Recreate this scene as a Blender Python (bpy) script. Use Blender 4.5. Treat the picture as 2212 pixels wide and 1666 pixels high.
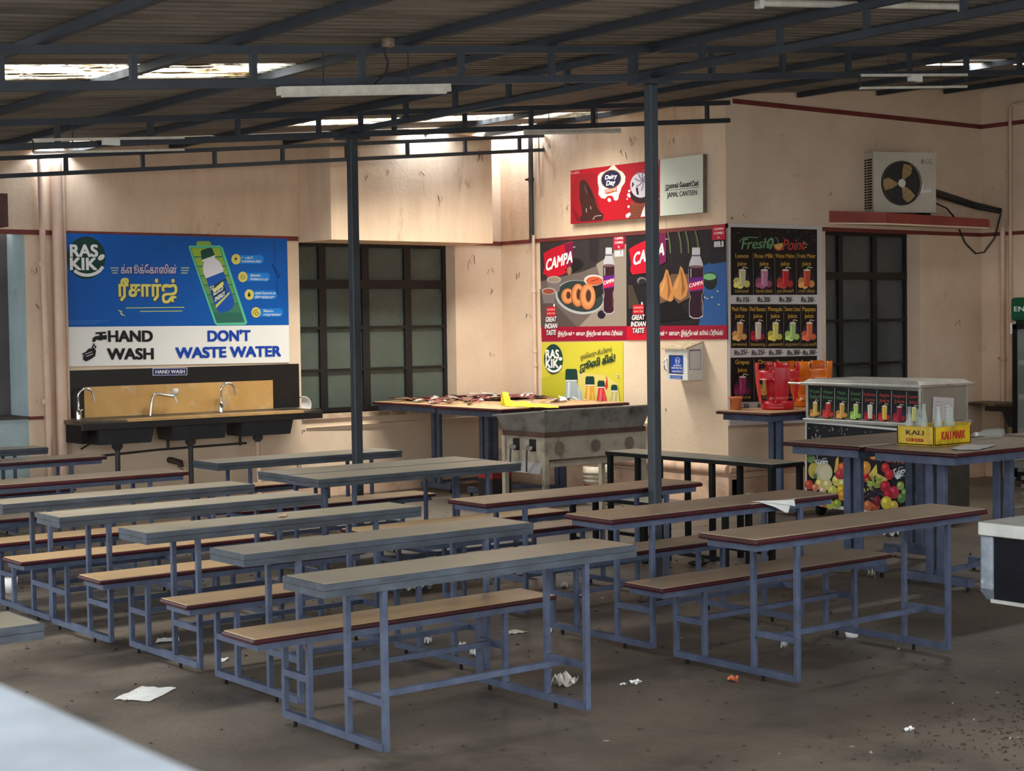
import bpy, bmesh, math, random
from mathutils import Vector, Matrix
R_ = math.radians
C = bpy.context.scene.collection
for o in list(bpy.data.objects): bpy.data.objects.remove(o)

# ------------------------------------------------------------------ camera
FPX, YAW, PITCH, ROLL, HC = 3505.5, R_(51.8676), R_(2.19109), R_(0.805343), 1.75
_f = Vector((math.cos(YAW)*math.cos(PITCH), math.sin(YAW)*math.cos(PITCH), -math.sin(PITCH)))
_r0 = Vector((math.sin(YAW), -math.cos(YAW), 0)); _d0 = _f.cross(_r0)
_r = math.cos(ROLL)*_r0 + math.sin(ROLL)*_d0
_d = -math.sin(ROLL)*_r0 + math.cos(ROLL)*_d0
cd = bpy.data.cameras.new('camera'); cam = bpy.data.objects.new('camera', cd); C.objects.link(cam)
cd.sensor_width = 36; cd.lens = FPX/2212*36; cd.clip_end = 200; cd.clip_start = .05
m4 = Matrix.Identity(4)
for i in range(3):
    m4[i][0] = _r[i]; m4[i][1] = -_d[i]; m4[i][2] = -_f[i]
m4.translation = (0, 0, HC); cam.matrix_world = m4
cd.dof.use_dof = True; cd.dof.focus_distance = 11.5; cd.dof.aperture_fstop = 7.0
bpy.context.scene.camera = cam

def ray(px, py): return _r*((px-1106)/FPX) + _d*((py-833)/FPX) + _f
def at_z(px, py, z): d = ray(px, py); return Vector((0, 0, HC)) + d*((z-HC)/d.z)
def at_y(px, py, y): d = ray(px, py); return Vector((0, 0, HC)) + d*(y/d.y)
def at_x(px, py, x): d = ray(px, py); return Vector((0, 0, HC)) + d*(x/d.x)

# ------------------------------------------------------------------ world, light, exposure
sc = bpy.context.scene
sc.view_settings.view_transform = 'Standard'; sc.view_settings.look = 'None'
sc.view_settings.gamma = 1; sc.view_settings.use_curve_mapping = False
sc.view_settings.exposure = 0.34
w = bpy.data.worlds.new('overcast_sky'); sc.world = w; w.use_nodes = True
bg = w.node_tree.nodes['Background']; bg.inputs[0].default_value = (.93, .97, 1.0, 1); bg.inputs[1].default_value = 2.5
def area(name, loc, sx, sy, power, col=(1, .95, .88), rot=(0, 0, 0), spread=180):
    l = bpy.data.lights.new(name, 'AREA'); l.shape = 'RECTANGLE'; l.size = sx; l.size_y = sy; l.energy = power; l.color = col; l.spread = R_(spread)
    o = bpy.data.objects.new(name, l); o.location = loc; o.rotation_euler = rot; C.objects.link(o); return o
YL0 = 14.3
RS, RX0, RZ0 = .092, 6.90, 3.490           # roof slope, and height of the sheet underside at the post line
def roof_z(x): return RZ0 + RS*(x-RX0)
area('skylight_right', (12.35, 8.76, roof_z(12.35)+.06), 2.0, .07, 45, (1, .95, .88), (0, -math.atan(RS), 0), 150)
# daylight coming down through the roof lights
tilt = -math.atan(RS)
area('skylight_far', (8.9, 12.47, roof_z(8.9)+.055), 3.1, .5, 330, (1, .95, .88), (0, tilt, 0), 125)
area('skylight_near', (3.7, 8.79, roof_z(3.7)+.055), 2.6, .56, 170, (1, .95, .88), (0, tilt, 0), 130)

for nm, x, y, sx, sy, p in (('roof_gap_left', 5.9, YL0-.14, .2, .2, 12), ('roof_gap_box', 9.62, YL0-.75, .42, .16, 16), ('roof_gap_corner', 10.97, YL0-.4, .16, .5, 18)):
    area(nm, (x, y, roof_z(x)+.12), sx, sy, p, (.7, .83, 1))
try:
    sc.cycles.use_denoising = True
    sc.cycles.max_bounces = 6; sc.cycles.diffuse_bounces = 3; sc.cycles.glossy_bounces = 2; sc.cycles.use_adaptive_sampling = True; sc.cycles.adaptive_threshold = .03; sc.cycles.transparent_max_bounces = 8
    sc.cycles.sample_clamp_indirect = 6
except Exception: pass

# ------------------------------------------------------------------ materials
def s2l(c):
    o = []
    for v in c:
        v /= 255.; o.append(v/12.92 if v <= .04045 else ((v+.055)/1.055)**2.4)
    return (*o, 1)
MATS = {}
def mat(name, c1, c2=None, scale=6, rough=.6, metal=0, bump=0, bscale=60, stretch=(1, 1, 1), lo=.35, hi=.65, spec=.5, grime=None, gscale=1.2, glo=.5, ghi=.75):
    if name in MATS: return MATS[name]
    m = bpy.data.materials.new(name); m.use_nodes = True; MATS[name] = m
    nt = m.node_tree; N = nt.nodes; L = nt.links; b = N['Principled BSDF']
    b.inputs['Roughness'].default_value = rough; b.inputs['Metallic'].default_value = metal
    b.inputs['Specular IOR Level'].default_value = spec
    b.inputs['Base Color'].default_value = s2l(c1)
    if c2 or bump or grime:
        g = N.new('ShaderNodeNewGeometry'); mp = N.new('ShaderNodeMapping'); mp.inputs['Scale'].default_value = stretch
        L.new(g.outputs['Position'], mp.inputs['Vector'])
    col = None
    if c2:
        n = N.new('ShaderNodeTexNoise'); n.inputs['Scale'].default_value = scale; n.inputs['Detail'].default_value = 6; n.inputs['Roughness'].default_value = .65
        L.new(mp.outputs[0], n.inputs['Vector'])
        r = N.new('ShaderNodeValToRGB'); r.color_ramp.elements[0].position = lo; r.color_ramp.elements[1].position = hi
        r.color_ramp.elements[0].color = s2l(c1); r.color_ramp.elements[1].color = s2l(c2)
        L.new(n.outputs[0], r.inputs[0]); col = r.outputs[0]
    if grime:
        n2 = N.new('ShaderNodeTexNoise'); n2.inputs['Scale'].default_value = gscale; n2.inputs['Detail'].default_value = 8; n2.inputs['Roughness'].default_value = .7
        L.new(mp.outputs[0], n2.inputs['Vector'])
        r2 = N.new('ShaderNodeValToRGB'); r2.color_ramp.elements[0].position = glo; r2.color_ramp.elements[1].position = ghi
        r2.color_ramp.elements[0].color = (0, 0, 0, 1); r2.color_ramp.elements[1].color = (1, 1, 1, 1)
        L.new(n2.outputs[0], r2.inputs[0])
        mx = N.new('ShaderNodeMix'); mx.data_type = 'RGBA'
        L.new(r2.outputs[0], mx.inputs[0])
        if col: L.new(col, mx.inputs[6])
        else: mx.inputs[6].default_value = s2l(c1)
        mx.inputs[7].default_value = s2l(grime); col = mx.outputs[2]
    if col: L.new(col, b.inputs['Base Color'])
    if bump:
        n3 = N.new('ShaderNodeTexNoise'); n3.inputs['Scale'].default_value = bscale; n3.inputs['Detail'].default_value = 5
        L.new(g.outputs['Position'], n3.inputs['Vector'])
        bp = N.new('ShaderNodeBump'); bp.inputs['Strength'].default_value = bump; bp.inputs['Distance'].default_value = .01
        L.new(n3.outputs[0], bp.inputs['Height']); L.new(bp.outputs[0], b.inputs['Normal'])
    return m
def ink(c, rough=.45):
    return mat('print_%d_%d_%d' % tuple(c), c, rough=rough, spec=.3)
def glass(name, c, mix=.35, rough=.05):
    if name in MATS: return MATS[name]
    m = bpy.data.materials.new(name); m.use_nodes = True; MATS[name] = m
    nt = m.node_tree; N = nt.nodes; L = nt.links; N.remove(N['Principled BSDF'])
    t = N.new('ShaderNodeBsdfTransparent'); t.inputs[0].default_value = (.92, .95, .94, 1)
    p = N.new('ShaderNodeBsdfPrincipled'); p.inputs['Base Color'].default_value = s2l(c); p.inputs['Roughness'].default_value = rough
    g = N.new('ShaderNodeNewGeometry'); n = N.new('ShaderNodeTexNoise'); n.inputs['Scale'].default_value = 3; n.inputs['Detail'].default_value = 6
    L.new(g.outputs['Position'], n.inputs['Vector'])
    r = N.new('ShaderNodeMapRange'); r.inputs[1].default_value = .3; r.inputs[2].default_value = .7; r.inputs[3].default_value = mix-.12; r.inputs[4].default_value = mix+.12
    L.new(n.outputs[0], r.inputs[0])
    mx = N.new('ShaderNodeMixShader'); L.new(r.outputs[0], mx.inputs[0]); L.new(t.outputs[0], mx.inputs[1]); L.new(p.outputs[0], mx.inputs[2])
    L.new(mx.outputs[0], N['Material Output'].inputs[0]); return m
def emit(name, c, s):
    m = bpy.data.materials.new(name); m.use_nodes = True; b = m.node_tree.nodes['Principled BSDF']
    b.inputs['Emission Color'].default_value = s2l(c); b.inputs['Emission Strength'].default_value = s; b.inputs['Base Color'].default_value = s2l(c)
    return m

PEACH = mat('peach_wall_paint', (227, 203, 176), (216, 189, 161), 1.6, .75, bump=.25, bscale=35, grime=(150, 118, 98), gscale=2.3, glo=.62, ghi=.85)
PEACH_UP = mat('peach_wall_paint_streaked', (224, 196, 166), (210, 180, 150), 2.2, .75, bump=.25, bscale=35, stretch=(2.2, 2.2, .5), grime=(120, 92, 72), gscale=2.0, glo=.58, ghi=.82)
MAROON_TRIM = mat('maroon_trim_paint', (122, 48, 40), (98, 36, 32), 5, .6)
PALE_BLUE = mat('pale_blue_wall_paint', (172, 190, 192), (152, 170, 174), 2, .7, grime=(90, 90, 88), gscale=3, glo=.6, ghi=.9)
GREY_WALL = mat('grey_recess_wall', (100, 95, 95), (80, 76, 76), 2, .8)
FLOOR = mat('dusty_concrete_floor', (108, 97, 84), (76, 68, 60), 1.3, .5, bump=.35, bscale=18, lo=.3, hi=.7, grime=(46, 40, 36), gscale=.9, glo=.50, ghi=.74)
GROUND = mat('outside_ground', (150, 145, 138), (130, 125, 118), 1, .9)
ROOF = mat('weathered_roof_sheet', (128, 119, 106), (98, 90, 81), 1.5, .55, metal=.15, stretch=(.4, 3, 3), grime=(72, 64, 56), gscale=1.5, glo=.5, ghi=.75)
STEEL = mat('dark_blue_grey_steel_paint', (50, 56, 64), (38, 44, 52), 4, .55, grime=(38, 40, 44), gscale=6, glo=.55, ghi=.8)
POST = mat('worn_grey_post_paint', (54, 61, 68), (40, 46, 52), 5, .5, stretch=(1, 1, .35), grime=(30, 32, 36), gscale=5, glo=.5, ghi=.75)
BLUE = mat('blue_grey_frame_paint', (76, 86, 110), (56, 65, 86), 9, .5, grime=(58, 60, 70), gscale=14, glo=.55, ghi=.8)
BAND = mat('chipped_grey_blue_edge_paint', (70, 78, 88), (48, 54, 61), 12, .6, grime=(50, 52, 56), gscale=10, glo=.5, ghi=.75, stretch=(.5, 1, 2))
LAM_A = mat('dusty_grey_laminate', (154, 145, 126), (138, 129, 111), 3, .36, grime=(118, 108, 94), gscale=3, glo=.6, ghi=.85)
LAM_B = mat('tan_bench_laminate', (184, 154, 116), (170, 142, 106), 3, .33, grime=(140, 120, 98), gscale=3, glo=.62, ghi=.9)
LAM_C = mat('dusty_brown_laminate', (156, 136, 112), (138, 120, 98), 4, .38, grime=(120, 104, 88), gscale=4, glo=.58, ghi=.85)
MAROON = mat('maroon_edge_lacquer', (66, 20, 26), (48, 14, 20), 8, .4, spec=.3)
BLACKM = mat('black_steel_paint', (24, 24, 26), (16, 16, 18), 8, .6, spec=.2)
GREENTOP = mat('grey_green_metal_top', (172, 174, 154), (150, 152, 136), 5, .36)
INOX = mat('dull_stainless_steel', (200, 200, 194), (172, 172, 166), 6, .35, metal=.6)
DIRTY_INOX = mat('greasy_sheet_steel', (182, 172, 152), (154, 144, 126), 4, .5, metal=.12, grime=(70, 58, 46), gscale=4, glo=.52, ghi=.75)
DARK_INOX = mat('sooty_sheet_steel', (146, 140, 130), (118, 114, 108), 4, .5, metal=.15, grime=(44, 38, 34), gscale=5, glo=.52, ghi=.72)
BLACK_STONE = mat('black_stone', (30, 28, 28), (22, 20, 20), 6, .35, grime=(110, 104, 92), gscale=3, glo=.66, ghi=.95)
WORN_STONE = mat('worn_counter_stone', (64, 54, 42), (40, 34, 28), 5, .45, grime=(160, 130, 88), gscale=3, glo=.5, ghi=.8)
BASIN = mat('dark_moulded_basin', (46, 48, 54), (36, 38, 42), 5, .5)
TILE = mat('ochre_splash_panel', (206, 162, 96), (190, 146, 84), 3, .5, grime=(214, 200, 176), gscale=4, glo=.55, ghi=.75)
CHROME = mat('chrome', (220, 222, 224), rough=.15, metal=1)
WHITE = mat('white_plastic', (226, 224, 216), (210, 206, 196), 10, .5)
TUBEW = mat('dusty_tube_white', (216, 210, 196), (190, 182, 166), 12, .5)
PVC = mat('painted_pvc_pipe', (220, 190, 168), (206, 172, 148), 3, .6)
PIPEB = mat('blackened_pipe', (58, 54, 52), (40, 38, 38), 6, .5)
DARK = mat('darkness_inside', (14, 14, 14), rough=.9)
WFRAME = mat('black_window_frame', (24, 22, 22), (16, 14, 14), 6, .5)
CABLE = mat('black_cable', (36, 34, 34), rough=.6)
PAPER = mat('white_paper', (232, 232, 228), (220, 220, 216), 9, .8)
DPAPER = mat('dirty_paper', (206, 200, 186), (176, 168, 154), 9, .85)
AC_W = mat('off_white_ac_casing', (204, 194, 174), (188, 178, 160), 3, .5)
WOOD_DUST = mat('raw_brown_board', (186, 148, 108), (166, 130, 94), 4, .6)

# ------------------------------------------------------------------ mesh builder
class MB:
    def __init__(s): s.v = []; s.f = []; s.mi = []; s.sm = []; s.mats = []
    def _m(s, m):
        if m not in s.mats: s.mats.append(m)
        return s.mats.index(m)
    def add(s, vs, fs, m, smooth=False):
        b = len(s.v); s.v += [tuple(v) for v in vs]; i = s._m(m)
        for f in fs: s.f.append([b+k for k in f]); s.mi.append(i); s.sm.append(smooth)
        return s
    def hexa(s, p, m):   # p: 8 points, bottom ring then top ring
        return s.add(p, [(3, 2, 1, 0), (4, 5, 6, 7), (0, 1, 5, 4), (1, 2, 6, 5), (2, 3, 7, 6), (3, 0, 4, 7)], m)
    def box(s, x0, x1, y0, y1, z0, z1, m, ch=0):
        if x0 > x1: x0, x1 = x1, x0
        if y0 > y1: y0, y1 = y1, y0
        if not ch:
            return s.hexa([(x0, y0, z0), (x1, y0, z0), (x1, y1, z0), (x0, y1, z0), (x0, y0, z1), (x1, y0, z1), (x1, y1, z1), (x0, y1, z1)], m)
        bm = bmesh.new(); bmesh.ops.create_cube(bm, size=1)
        for v in bm.verts: v.co = Vector(((x0+x1)/2+v.co.x*(x1-x0), (y0+y1)/2+v.co.y*(y1-y0), (z0+z1)/2+v.co.z*(z1-z0)))
        bmesh.ops.bevel(bm, geom=bm.edges[:], offset=ch, segments=2, affect='EDGES', profile=.5)
        bm.verts.index_update()
        s.add([v.co for v in bm.verts], [[v.index for v in f.verts] for f in bm.faces], m); bm.free(); return s
    def bar(s, a, b, w_, h_, m, up=(0, 0, 1)):
        a = Vector(a); b = Vector(b); d = (b-a).normalized(); u = Vector(up)
        x = d.cross(u)
        if x.length < 1e-4: x = d.cross(Vector((1, 0, 0)))
        x.normalize(); y = x.cross(d).normalized(); x *= w_/2; y *= h_/2
        return s.hexa([a-x-y, a+x-y, a+x+y, a-x+y, b-x-y, b+x-y, b+x+y, b-x+y], m)
    def tube(s, pts, r, m, n=10, cap=True):
        pts = [Vector(p) for p in pts]; rs = r if isinstance(r, (list, tuple)) else [r]*len(pts)
        vs = []; fs = []; px = None
        for i, p in enumerate(pts):
            d = (pts[min(i+1, len(pts)-1)]-pts[max(i-1, 0)]).normalized()
            if px is None:
                px = d.cross(Vector((0, 0, 1)))
                if px.length < 1e-3: px = d.cross(Vector((1, 0, 0)))
            px = (px-d*px.dot(d)).normalized(); py = d.cross(px)
            for k in range(n):
                a = 2*math.pi*k/n; vs.append(p+(px*math.cos(a)+py*math.sin(a))*rs[i])
        for i in range(len(pts)-1):
            for k in range(n):
                fs.append((i*n+k, i*n+(k+1) % n, (i+1)*n+(k+1) % n, (i+1)*n+k))
        s.add(vs, fs, m, True)
        if cap:
            s.add(vs[:n], [tuple(range(n))[::-1]], m); s.add(vs[-n:], [tuple(range(n))], m)
        return s
    def lathe(s, prof, c, m, n=24, axis='z'):
        c = Vector(c); vs = []; fs = []
        for (r, h) in prof:
            for k in range(n):
                a = 2*math.pi*k/n; q = (r*math.cos(a), r*math.sin(a), h)
                q = {'z': q, 'x': (q[2], q[0], q[1]), 'y': (q[0], q[2], q[1])}[axis]
                vs.append(c+Vector(q))
        for i in range(len(prof)-1):
            for k in range(n): fs.append((i*n+k, i*n+(k+1) % n, (i+1)*n+(k+1) % n, (i+1)*n+k))
        return s.add(vs, fs, m, True)
    def sphere(s, c, r, m, n=10, sq=(1, 1, 1)):
        c = Vector(c); prof = []
        k = max(4, n//2+1)
        vs = []; fs = []
        for i in range(k+1):
            t = math.pi*i/k
            for j in range(n):
                a = 2*math.pi*j/n; vs.append(c+Vector((r*sq[0]*math.sin(t)*math.cos(a), r*sq[1]*math.sin(t)*math.sin(a), r*sq[2]*math.cos(t))))
        for i in range(k):
            for j in range(n): fs.append((i*n+j, i*n+(j+1) % n, (i+1)*n+(j+1) % n, (i+1)*n+j))
        return s.add(vs, fs, m, True)
    def build(s, name, root=None, parent=None, label=None):
        me = bpy.data.meshes.new(name); off = Vector(root.location) if root else Vector((0, 0, 0))
        me.from_pydata([tuple(Vector(v)-off) for v in s.v], [], s.f)
        for m in s.mats: me.materials.append(m)
        me.polygons.foreach_set('material_index', s.mi); me.polygons.foreach_set('use_smooth', s.sm)
        me.update(); o = bpy.data.objects.new(name, me); C.objects.link(o)
        if root: o.parent = parent or root
        if label: o['label'] = label
        return o
def tag(o, label, cat, group=None, kind=None):
    if label: o['label'] = label
    if cat: o['category'] = cat
    if group: o['group'] = group
    if kind: o['kind'] = kind
    return o
def thing(name, label, cat, loc=(0, 0, 0), group=None):
    o = bpy.data.objects.new(name, None); o.empty_display_size = .1; C.objects.link(o); o.location = loc
    return tag(o, label, cat, group)
def solo(name, mb, label, cat, group=None, kind=None): return tag(mb.build(name), label, cat, group, kind)
def struct(name, mb): o = mb.build(name); o['kind'] = 'structure'; return o
def copy_tree(o, parent=None):
    c = o.copy(); C.objects.link(c)
    if parent: c.parent = parent
    for ch in list(o.children): copy_tree(ch, c)
    return c

# ------------------------------------------------------------------ text and flat print
_tc = {}
def tamil(t):
    out = []
    for ch in t:
        if ch in '\u0bc6\u0bc7\u0bc8' and out: out.insert(len(out)-1, ch)
        elif ch in '\u0bca\u0bcb' and out: out.insert(len(out)-1, '\u0bc6' if ch == '\u0bca' else '\u0bc7'); out.append('\u0bbe')
        else: out.append(ch)
    return ''.join(out)
def text_mesh(t):
    if t not in _tc:
        c = bpy.data.curves.new('txt', 'FONT'); c.body = tamil(t); c.resolution_u = 4; o = bpy.data.objects.new('txt', c); C.objects.link(o)
        dg = bpy.context.evaluated_depsgraph_get(); me = bpy.data.meshes.new_from_object(o.evaluated_get(dg))
        vs = [(v.co.x, v.co.y) for v in me.vertices]; fs = [list(p.vertices) for p in me.polygons]
        bpy.data.objects.remove(o); bpy.data.curves.remove(c); bpy.data.meshes.remove(me)
        _tc[t] = (vs, fs, min(v[0] for v in vs), max(v[0] for v in vs))
    return _tc[t]
class Panel:
    """flat printed sheet on a wall plane; art is traced in photo pixels and put on the plane at true size"""
    def __init__(s, ax, val, off): s.ax = ax; s.val = val; s.off = off; s.n = 0
    def uv(s, px, py):
        p = at_x(px, py, s.val-s.off) if s.ax == 'x' else at_y(px, py, s.val-s.off)
        return ((-p.y if s.ax == 'x' else p.x), p.z)
    def w(s, u, v, lay):
        k = s.val-s.off-lay*.0008
        return (k, -u, v) if s.ax == 'x' else (u, k, v)
    def nxt(s): s.n += 1; return .6+s.n*.034     # later print lies on top of earlier print
    def poly(s, mb, pts, c, lay):
        lay = s.nxt(); q = [s.w(*s.uv(*p), lay) for p in pts]; mb.add(q, [tuple(range(len(q)))], ink(c)); return s
    def sheet(s, mb, pts, c, t, m=None):    # solid board behind the print
        a = [s.uv(*p) for p in pts]; n = len(a)
        q = [s.w(u, v, 0) for u, v in a]
        b = [(x+t, y, z) if s.ax == 'x' else (x, y+t, z) for x, y, z in q]
        mb.add(q+b, [tuple(range(n))]+[(i, n+i, n+(i+1) % n, (i+1) % n) for i in range(n)]+[tuple(range(n, 2*n))[::-1]], m or ink(c))
    def ell(s, mb, cx, cy, rx, ry, c, lay, rot=0, n=24, a0=0, a1=360):
        pts = []
        for k in range(n+(a1-a0 < 360)):
            a = R_(a0+(a1-a0)*k/n); x = rx*math.cos(a); y = ry*math.sin(a); r = R_(rot)
            pts.append((cx+x*math.cos(r)-y*math.sin(r), cy+x*math.sin(r)+y*math.cos(r)))
        return s.poly(mb, pts, c, lay)
    def line(s, mb, pts, wd, c, lay):
        for (x0, y0), (x1, y1) in zip(pts, pts[1:]):
            dx, dy = x1-x0, y1-y0; l = math.hypot(dx, dy) or 1; nx, ny = -dy/l*wd/2, dx/l*wd/2
            s.poly(mb, [(x0+nx, y0+ny), (x1+nx, y1+ny), (x1-nx, y1-ny), (x0-nx, y0-ny)], c, lay)
    def text(s, mb, t, x0, y0, x1, y1, cap, c, lay, bold=0, shear=0):
        """baseline from (x0,y0) to (x1,y1) in photo pixels, capital height cap"""
        vs, fs, a, b = text_mesh(t); u0, v0 = s.uv(x0, y0); u1, v1 = s.uv(x1, y1); _, vt = s.uv(x0, y0-cap)
        h = (vt-v0)/.70; i = 0; e = .017*bold
        for k in ([-1, 0, 1] if bold else [0]):
            for kk in ([-1, 1] if bold > 1.5 else [0]):
                q = []; i += 1; ly = s.nxt()
                for x, y in vs:
                    f = (x-a+e+k*e)/(b-a+2*e); yy = y+kk*.012*bold
                    q.append(s.w(u0+(u1-u0)*f+shear*yy*h, v0+(v1-v0)*f+yy*h, ly))
                mb.add(q, fs, ink(c))

# ------------------------------------------------------------------ the room
YL, XC, YR, XE = 14.3, 11.10, 10.828, 15.066
mb = MB(); mb.add([(-6, -4, 0), (20, -4, 0), (20, 20, 0), (-6, 20, 0)], [(0, 1, 2, 3)], FLOOR); struct('floor', mb)
WT = 4.75
def wallbox(mb, x0, x1, y0, y1, z0, z1, m=PEACH): mb.box(x0, x1, y0, y1, z0, z1, m)
# left wall: pieces round the window opening; upper part carries old streaks
WX0, WX1, WZ0, WZ1 = 8.50, 10.46, .85, 2.625
mb = MB()
cx = 5.64
wallbox(mb, cx, WX0, YL, YL+.3, 0, 2.66); wallbox(mb, WX1, XC+.3, YL, YL+.3, 0, 2.66)
wallbox(mb, WX0, WX1, YL, YL+.3, 0, WZ0); wallbox(mb, WX0, WX1, YL, YL+.3, WZ1, 2.66)
mb.hexa([(1.0, YL, 2.66), (XC+.3, YL, 2.66), (XC+.3, YL+.3, 2.66), (1.0, YL+.3, 2.66), (1.0, YL, roof_z(1.0)+.1), (XC+.3, YL, roof_z(XC)+.1), (XC+.3, YL+.3, roof_z(XC)+.1), (1.0, YL+.3, roof_z(1.0)+.1)], PEACH_UP)
wallbox(mb, 1.0, cx, YL+.40, YL+.55, .95, 2.66, GREY_WALL)
wallbox(mb, 1.0, cx, YL+.012, YL+.3, 0, .95, PALE_BLUE)
mb.box(cx-.012, cx, YL+.004, YL+.4, .95, 2.65, PALE_BLUE)
struct('wall_left', mb)
mb = MB(); wallbox(mb, XC, XC+.3, YR+.3, YL, 0, 2.66); wallbox(mb, XC, XC+.3, YR+.3, YL, 2.66, WT, PEACH_UP); struct('wall_middle', mb)
RX0_, RX1_, RZ1 = 12.50, 13.995, 2.645
mb = MB()
wallbox(mb, XC, RX0_, YR, YR+.3, 0, WT); wallbox(mb, RX1_, XE+.3, YR, YR+.3, 0, WT)
wallbox(mb, RX0_, RX1_, YR, YR+.3, 0, .85); wallbox(mb, RX0_, RX1_, YR, YR+.3, RZ1, WT)
struct('wall_right', mb)
mb = MB(); wallbox(mb, XE, XE+.3, 1.0, YR, 0, WT); struct('wall_far_right', mb)
mb = MB(); wallbox(mb, 10.5, XE+.3, .3, .6, 0, WT); struct('wall_added_shade_right', mb)  # unseen wall behind the camera, added to keep daylight off the right wall
# concrete box over the left window
mb = MB(); mb.box(8.50, 10.50, YL-.63, YL, 2.60, 3.72, PEACH_UP); struct('beam', mb)
# rooms behind the windows (dark), with a lit barred window far behind the left one
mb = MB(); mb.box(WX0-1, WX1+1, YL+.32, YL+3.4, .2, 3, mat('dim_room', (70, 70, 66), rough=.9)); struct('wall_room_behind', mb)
mb = MB()
g0 = at_y(795, 862, YL+3.2); g1 = at_y(925, 806, YL+3.2)
lit = emit('lit_far_window', (200, 205, 200), .5)
mb.box(g0.x, g0.x+(g1.x-g0.x)*.47, YL+3.3, YL+3.32, g0.z, g1.z, lit); mb.box(g0.x+(g1.x-g0.x)*.55, g1.x, YL+3.3, YL+3.32, g0.z, g1.z, lit)
for k in range(15):
    x = g0.x+(g1.x-g0.x)*k/14; mb.box(x-.015, x+.015, YL+3.24, YL+3.27, g0.z-.03, g1.z+.03, WFRAME)
mb.box(g0.x, g1.x, YL+3.24, YL+3.27, (g0.z+g1.z)/2-.02, (g0.z+g1.z)/2+.02, WFRAME)
struct('window_3', mb)
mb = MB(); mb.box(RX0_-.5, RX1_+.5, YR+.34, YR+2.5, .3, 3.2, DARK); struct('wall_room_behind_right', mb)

def window(n, xs, zs, y, gcol, mixv, thick=.05, label=None):
    r = bpy.data.objects.new('window_%d' % n, None); C.objects.link(r); r['kind'] = 'structure'; r.location = (xs[0], y, zs[0])
    mb = MB(); t = thick/2
    for i, x in enumerate(xs): mb.box(x-t, x+t, y-.03, y+.03, zs[0], zs[-1], WFRAME)
    for i, z in enumerate(zs):
        tt = (t*1.1 if i in (0, len(zs)-1, len(zs)-2) else t*.35)
        mb.box(xs[0], xs[-1], y-.032, y+.032, max(z-tt, zs[0]), min(z+tt, zs[-1]), WFRAME)
    mb.build('window_frame', r)
    for i in range(len(xs)-1):
        for j in range(len(zs)-1):
            mb = MB(); mb.box(xs[i]+t, xs[i+1]-t, y+.004, y+.010, zs[j]+.01, zs[j+1]-.01, glass('dusty_glass_%d' % n, gcol, mixv, .25)); mb.build('pane', r)
    return r
window(1, [8.50, 8.88, 9.41, 9.95, 10.46], [.85, 1.288, 1.729, 2.184, 2.62], YL+.2, (94, 104, 95), .74, .085)
mb = MB(); mb.box(8.5, 10.46, YL-.03, YL+.2, .80, .85, mat('broken_sill', (216, 186, 156), (180, 150, 124), 12, .8, grime=(120, 96, 76), gscale=6)); struct('windowsill', mb)
window(2, [12.50, 12.93, 13.47, 13.995], [.85, 1.281, 1.73, 2.19, 2.64], YR+.2, (84, 88, 88), .8, .07)

# painted lines, ledges and plinths
def trim(n, *boxes, m=MAROON_TRIM):
    mb = MB()
    for b in boxes: mb.box(*b, m)
    return struct('trim_%d' % n, mb)
trim(1, (5.0, 8.49, YL-.012, YL, 2.615, 2.66), (10.5, XC, YL-.012, YL, 2.615, 2.66))
trim(2, (XC-.012, XC, YR-.012, YL, 2.62, 2.66))
trim(3, (XC-.012, XE, YR-.012, YR, 2.625, 2.665))
trim(4, (XE-.012, XE, 2, YR, 2.625, 2.665))
trim(5, (XC+.10, XE, YR-.012, YR, 3.80, 3.845), (XE-.012, XE, 2, YR, 3.80, 3.845))
trim(6, (cx, cx+.13, YL-.02, YL+.02, .935, .965))
trim(10, (4.2, cx, YL-.015, YL+.4, .945, .968), m=mat('dark_sill_paint', (66, 52, 48), rough=.7))
trim(7, (4.2, 5.36, YL-.35, YL+.3, 2.66, 2.95), m=mat('dark_maroon_paint', (96, 62, 62), (84, 52, 54), 4, .7))
PLINTH = mat('plinth_plaster', (224, 188, 160), (206, 168, 140), 3, .8, bump=.4, bscale=20, grime=(150, 124, 104), gscale=3)
mb = MB(); mb.box(XC-.045, XC+.1, YR-.045, YL, 0, .26, PLINTH); mb.tube([(XC-.02, YR-.02, .33), (XC-.02, YL, .33)], .05, PLINTH, 10)
struct('baseboard_middle', mb)
mb = MB(); mb.box(XC, XE, YR-.045, YR, 0, .24, PLINTH); mb.tube([(XC-.02, YR-.02, .33), (XE, YR-.02, .33)], .035, PLINTH, 10); struct('baseboard_right', mb)
mb = MB(); mb.box(cx, XC-.04, YL-.025, YL, 0, .13, PLINTH); struct('baseboard_left', mb)
mb = MB(); mb.hexa([(8.55, YL, .68), (XC, YL-.07, .69), (XC, YL, .69), (8.55, YL, .69), (8.55, YL-.02, .715), (XC, YL-.09, .735), (XC, YL, .745), (8.55, YL, .72)], PEACH)
mb.box(XC-.08, XC, 11.9, YL, .70, .735, PEACH); struct('trim_8', mb)
# sunshade slab over the right window
mb = MB(); a0, a1 = 12.86, 14.55
mb.hexa([(12.56, YR, 2.70), (a0, YR-.47, 2.675), (a1, YR-.47, 2.675), (15.0, YR, 2.70), (12.56, YR, 2.715), (a0, YR-.47, 2.69), (a1, YR-.47, 2.69), (15.0, YR, 2.715)], PEACH)
mb.hexa([(12.56, YR, 2.716), (a0, YR-.47, 2.691), (a1, YR-.47, 2.691), (15.0, YR, 2.716), (12.56, YR, 2.83), (a0, YR-.47, 2.795), (a1, YR-.47, 2.775), (15.0, YR, 2.80)], mat('sunshade_red', (150, 66, 52), (128, 54, 44), 4, .7))
struct('trim_9', mb)

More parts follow.
